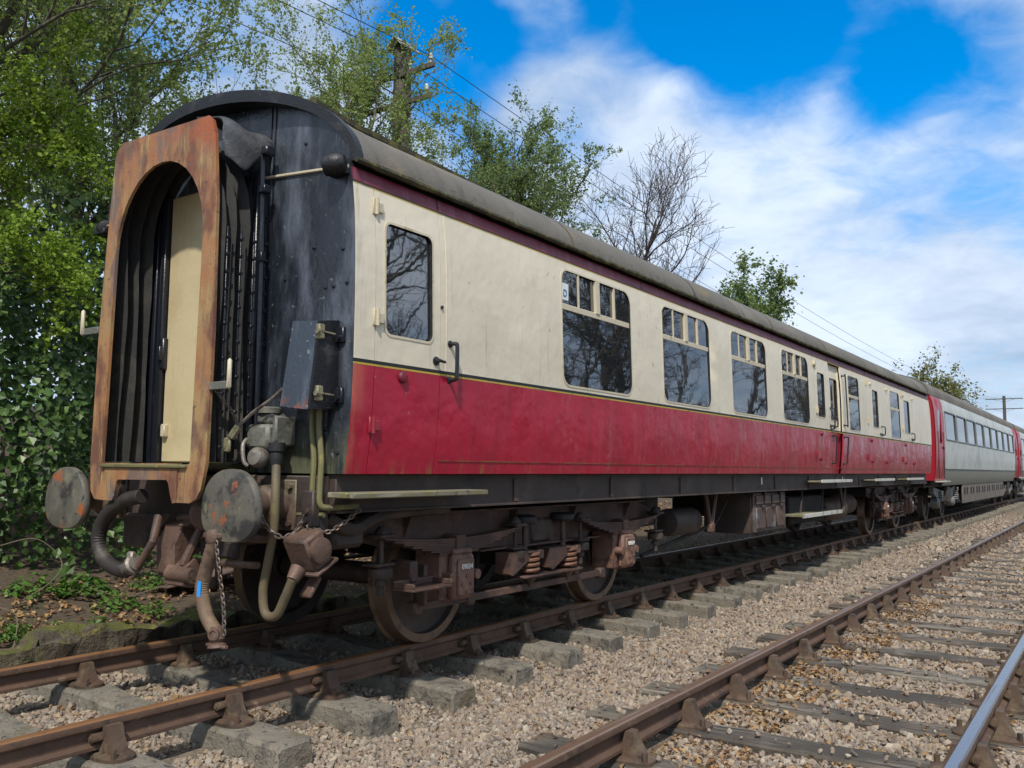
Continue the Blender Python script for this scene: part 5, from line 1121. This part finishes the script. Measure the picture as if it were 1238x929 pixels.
# ivy thicket
def ivy():
    n = 56000; q = np.random.default_rng(77)
    t = thing('ivy_thicket', (2, 3.9, .3), 'dark ivy thicket behind the left buffer', 'thicket')
    x = q.uniform(-4.5, 11, n); zz = q.random(n)**.8
    top = 3.3+.5*np.sin(x*1.1)+.35*np.sin(x*2.7+1); z = .2+zz*top
    y = 3.35+.75*zz+.28*np.sin(x*2.1+z*1.7)+.2*np.sin(x*4.3-z*3.1)+np.abs(q.normal(0, .22, n))+1.6*(q.random(n) < .35)*q.random(n)
    bk = q.random(n) < .28; y = np.where(bk, 5.3+q.random(n)*.9, y); z = np.where(bk, q.random(n)*4.4+.4, z)
    P = np.stack([x-2, y-3.9, z-.3], -1); Nn = np.stack([q.normal(0, .5, n)-.15, -np.ones(n), q.normal(.45, .5, n)], -1)
    V, F = leaf_quads(P, Nn, np.where(bk, .11, .075)*q.uniform(.55, 1.5, n), .95, .3)
    link('leaves', raw_mesh('leaves', V, F, 'leaf_ivy'), t)
    b = MB()
    for i in range(16):
        xx = -4+i*.95; b.tube(bez([(xx-2+q.uniform(-.3, .3), q.uniform(-.1, .3), -.25), (xx-2+q.uniform(-.3, .3), .1, .8), (xx-2+q.uniform(-.5, .5), .4, 2.2)], 4), [.03]*4+[.022]*4+[.012], 6)
    link('stems', b.mesh('stems', 'bark'), t)
ivy()
# trees standing across the line, seen only as reflections in the windows
RT = ['bare tree mirrored in the end door window', 'slim bare tree mirrored behind the one in the door window', 'broad bare tree mirrored at the left of the first large window', 'bare tree mirrored in the middle of the first large window', 'thick trunked bare tree mirrored at the right of the first large window', 'bare tree mirrored at the left of the second large window', 'bare tree mirrored at the right of the second large window',
      'bare tree mirrored in the third large window', 'bare tree mirrored in the fourth large window', 'bare tree mirrored in the guard compartment windows', 'farthest bare tree mirrored in the narrow rear windows']
for k, (x, y, h) in enumerate([(10.5, -11.5, 10), (14.0, -14.5, 12), (16.8, -12.0, 10.5), (20.0, -13.5, 12), (23.5, -12.5, 13), (28, -13, 12), (32.5, -13, 13), (38, -13, 13), (45, -13.5, 13.5), (54, -13, 14), (66, -13, 14)]):
    tree('bare_tree', 60+k, gz(x, y), h, 5.6, RT[k], None, 0, 0, bark='bark', group='bare trees mirrored in the carriage windows', nl=(17, 9, 8), r0=.2, trunk_frac=.10, wob=.16, up=.28, rmin=.008)

# ------------------------------------------------------------------ telegraph poles and wires
def pole(x, y, h, arms, label, cap):
    z0 = float(gh(x, y)); t = thing('telegraph_pole', (x, y, z0), label, 'telegraph pole', 'telegraph poles along the line')
    MB().tube([(x, y, z0-.3), (x, y, z0+h*.5), (x, y, z0+h)], [.23, .2, .185], 14).build('pole', 'pole_wood', t)
    tops = []
    for k, (dz, hl, ins) in enumerate(arms):
        z = z0+h+dz
        MB().box(x-.20, x-.13, y-hl, y+hl, z-.055, z+.055, .008).build('cross_arm', 'pole_wood', t)
        MB().tube([(x-.13, y-hl*.55, z-.05), (x-.1, y-.02, z-.42)], .014, 6).tube([(x-.13, y+hl*.55, z-.05), (x-.1, y+.02, z-.42)], .014, 6).build('arm_brace', 'chassis', t)
        for f in ins:
            yy = y+f*hl
            MB().lathe([(.015, 0), (.015, .08), (.045, .085), (.05, .12), (.035, .14), (.042, .16), (.03, .2), (.012, .21)], (x-.165, yy, z+.05), (0, 0, 1), 12).build('insulator', 'ceramic', t)
            tops.append((x-.165, yy, z+.2))
    if cap: MB().prism([(y-.24, z0+h-.02), (y, z0+h+.22), (y+.24, z0+h-.02), (y+.22, z0+h-.05), (y, z0+h+.17), (y-.22, z0+h-.05)], x-.30, x+.30, 'yz').build('pole_cap', 'pole_cap', t)
    return tops
A = pole(9.75, 7.0, 9.0, [(-.62, 1.0, (-.9, -.35, .35, .9)), (-1.25, .95, (-.85, .85))], 'wooden telegraph pole with a gabled cap behind the carriage roof', True)
Bp = pole(129, 7.0, 10.3, [(-.4, 2.2, (-.9, -.4, .4, .9)), (-1.7, 2.2, (-.9, .9))], 'distant telegraph pole with two crossarms above the far carriage', False)
labs = ['nearest overhead wire on the upper crossarm', 'second overhead wire on the upper crossarm', 'third overhead wire on the upper crossarm', 'farthest overhead wire on the upper crossarm', 'near overhead wire on the lower crossarm', 'far overhead wire on the lower crossarm']
for i, a in enumerate(A):
    if i in (2, 4, 5): continue
    pts = []
    for k in range(25):
        f = k/24; pts.append((a[0]-52*(1-f), a[1], a[2]+.25*(1-f)-1.1*4*f*(1-f)))
    for k in range(1, 41):
        f = k/40; b_ = Bp[i]; pts.append((a[0]+(b_[0]-a[0])*f, a[1]+(b_[1]-a[1])*f, a[2]+(b_[2]-a[2])*f-2.4*4*f*(1-f)))
    tag(MB().tube(pts, .0085, 5).build('overhead_wire', 'wire'), labs[i], 'wire', 'overhead wires')
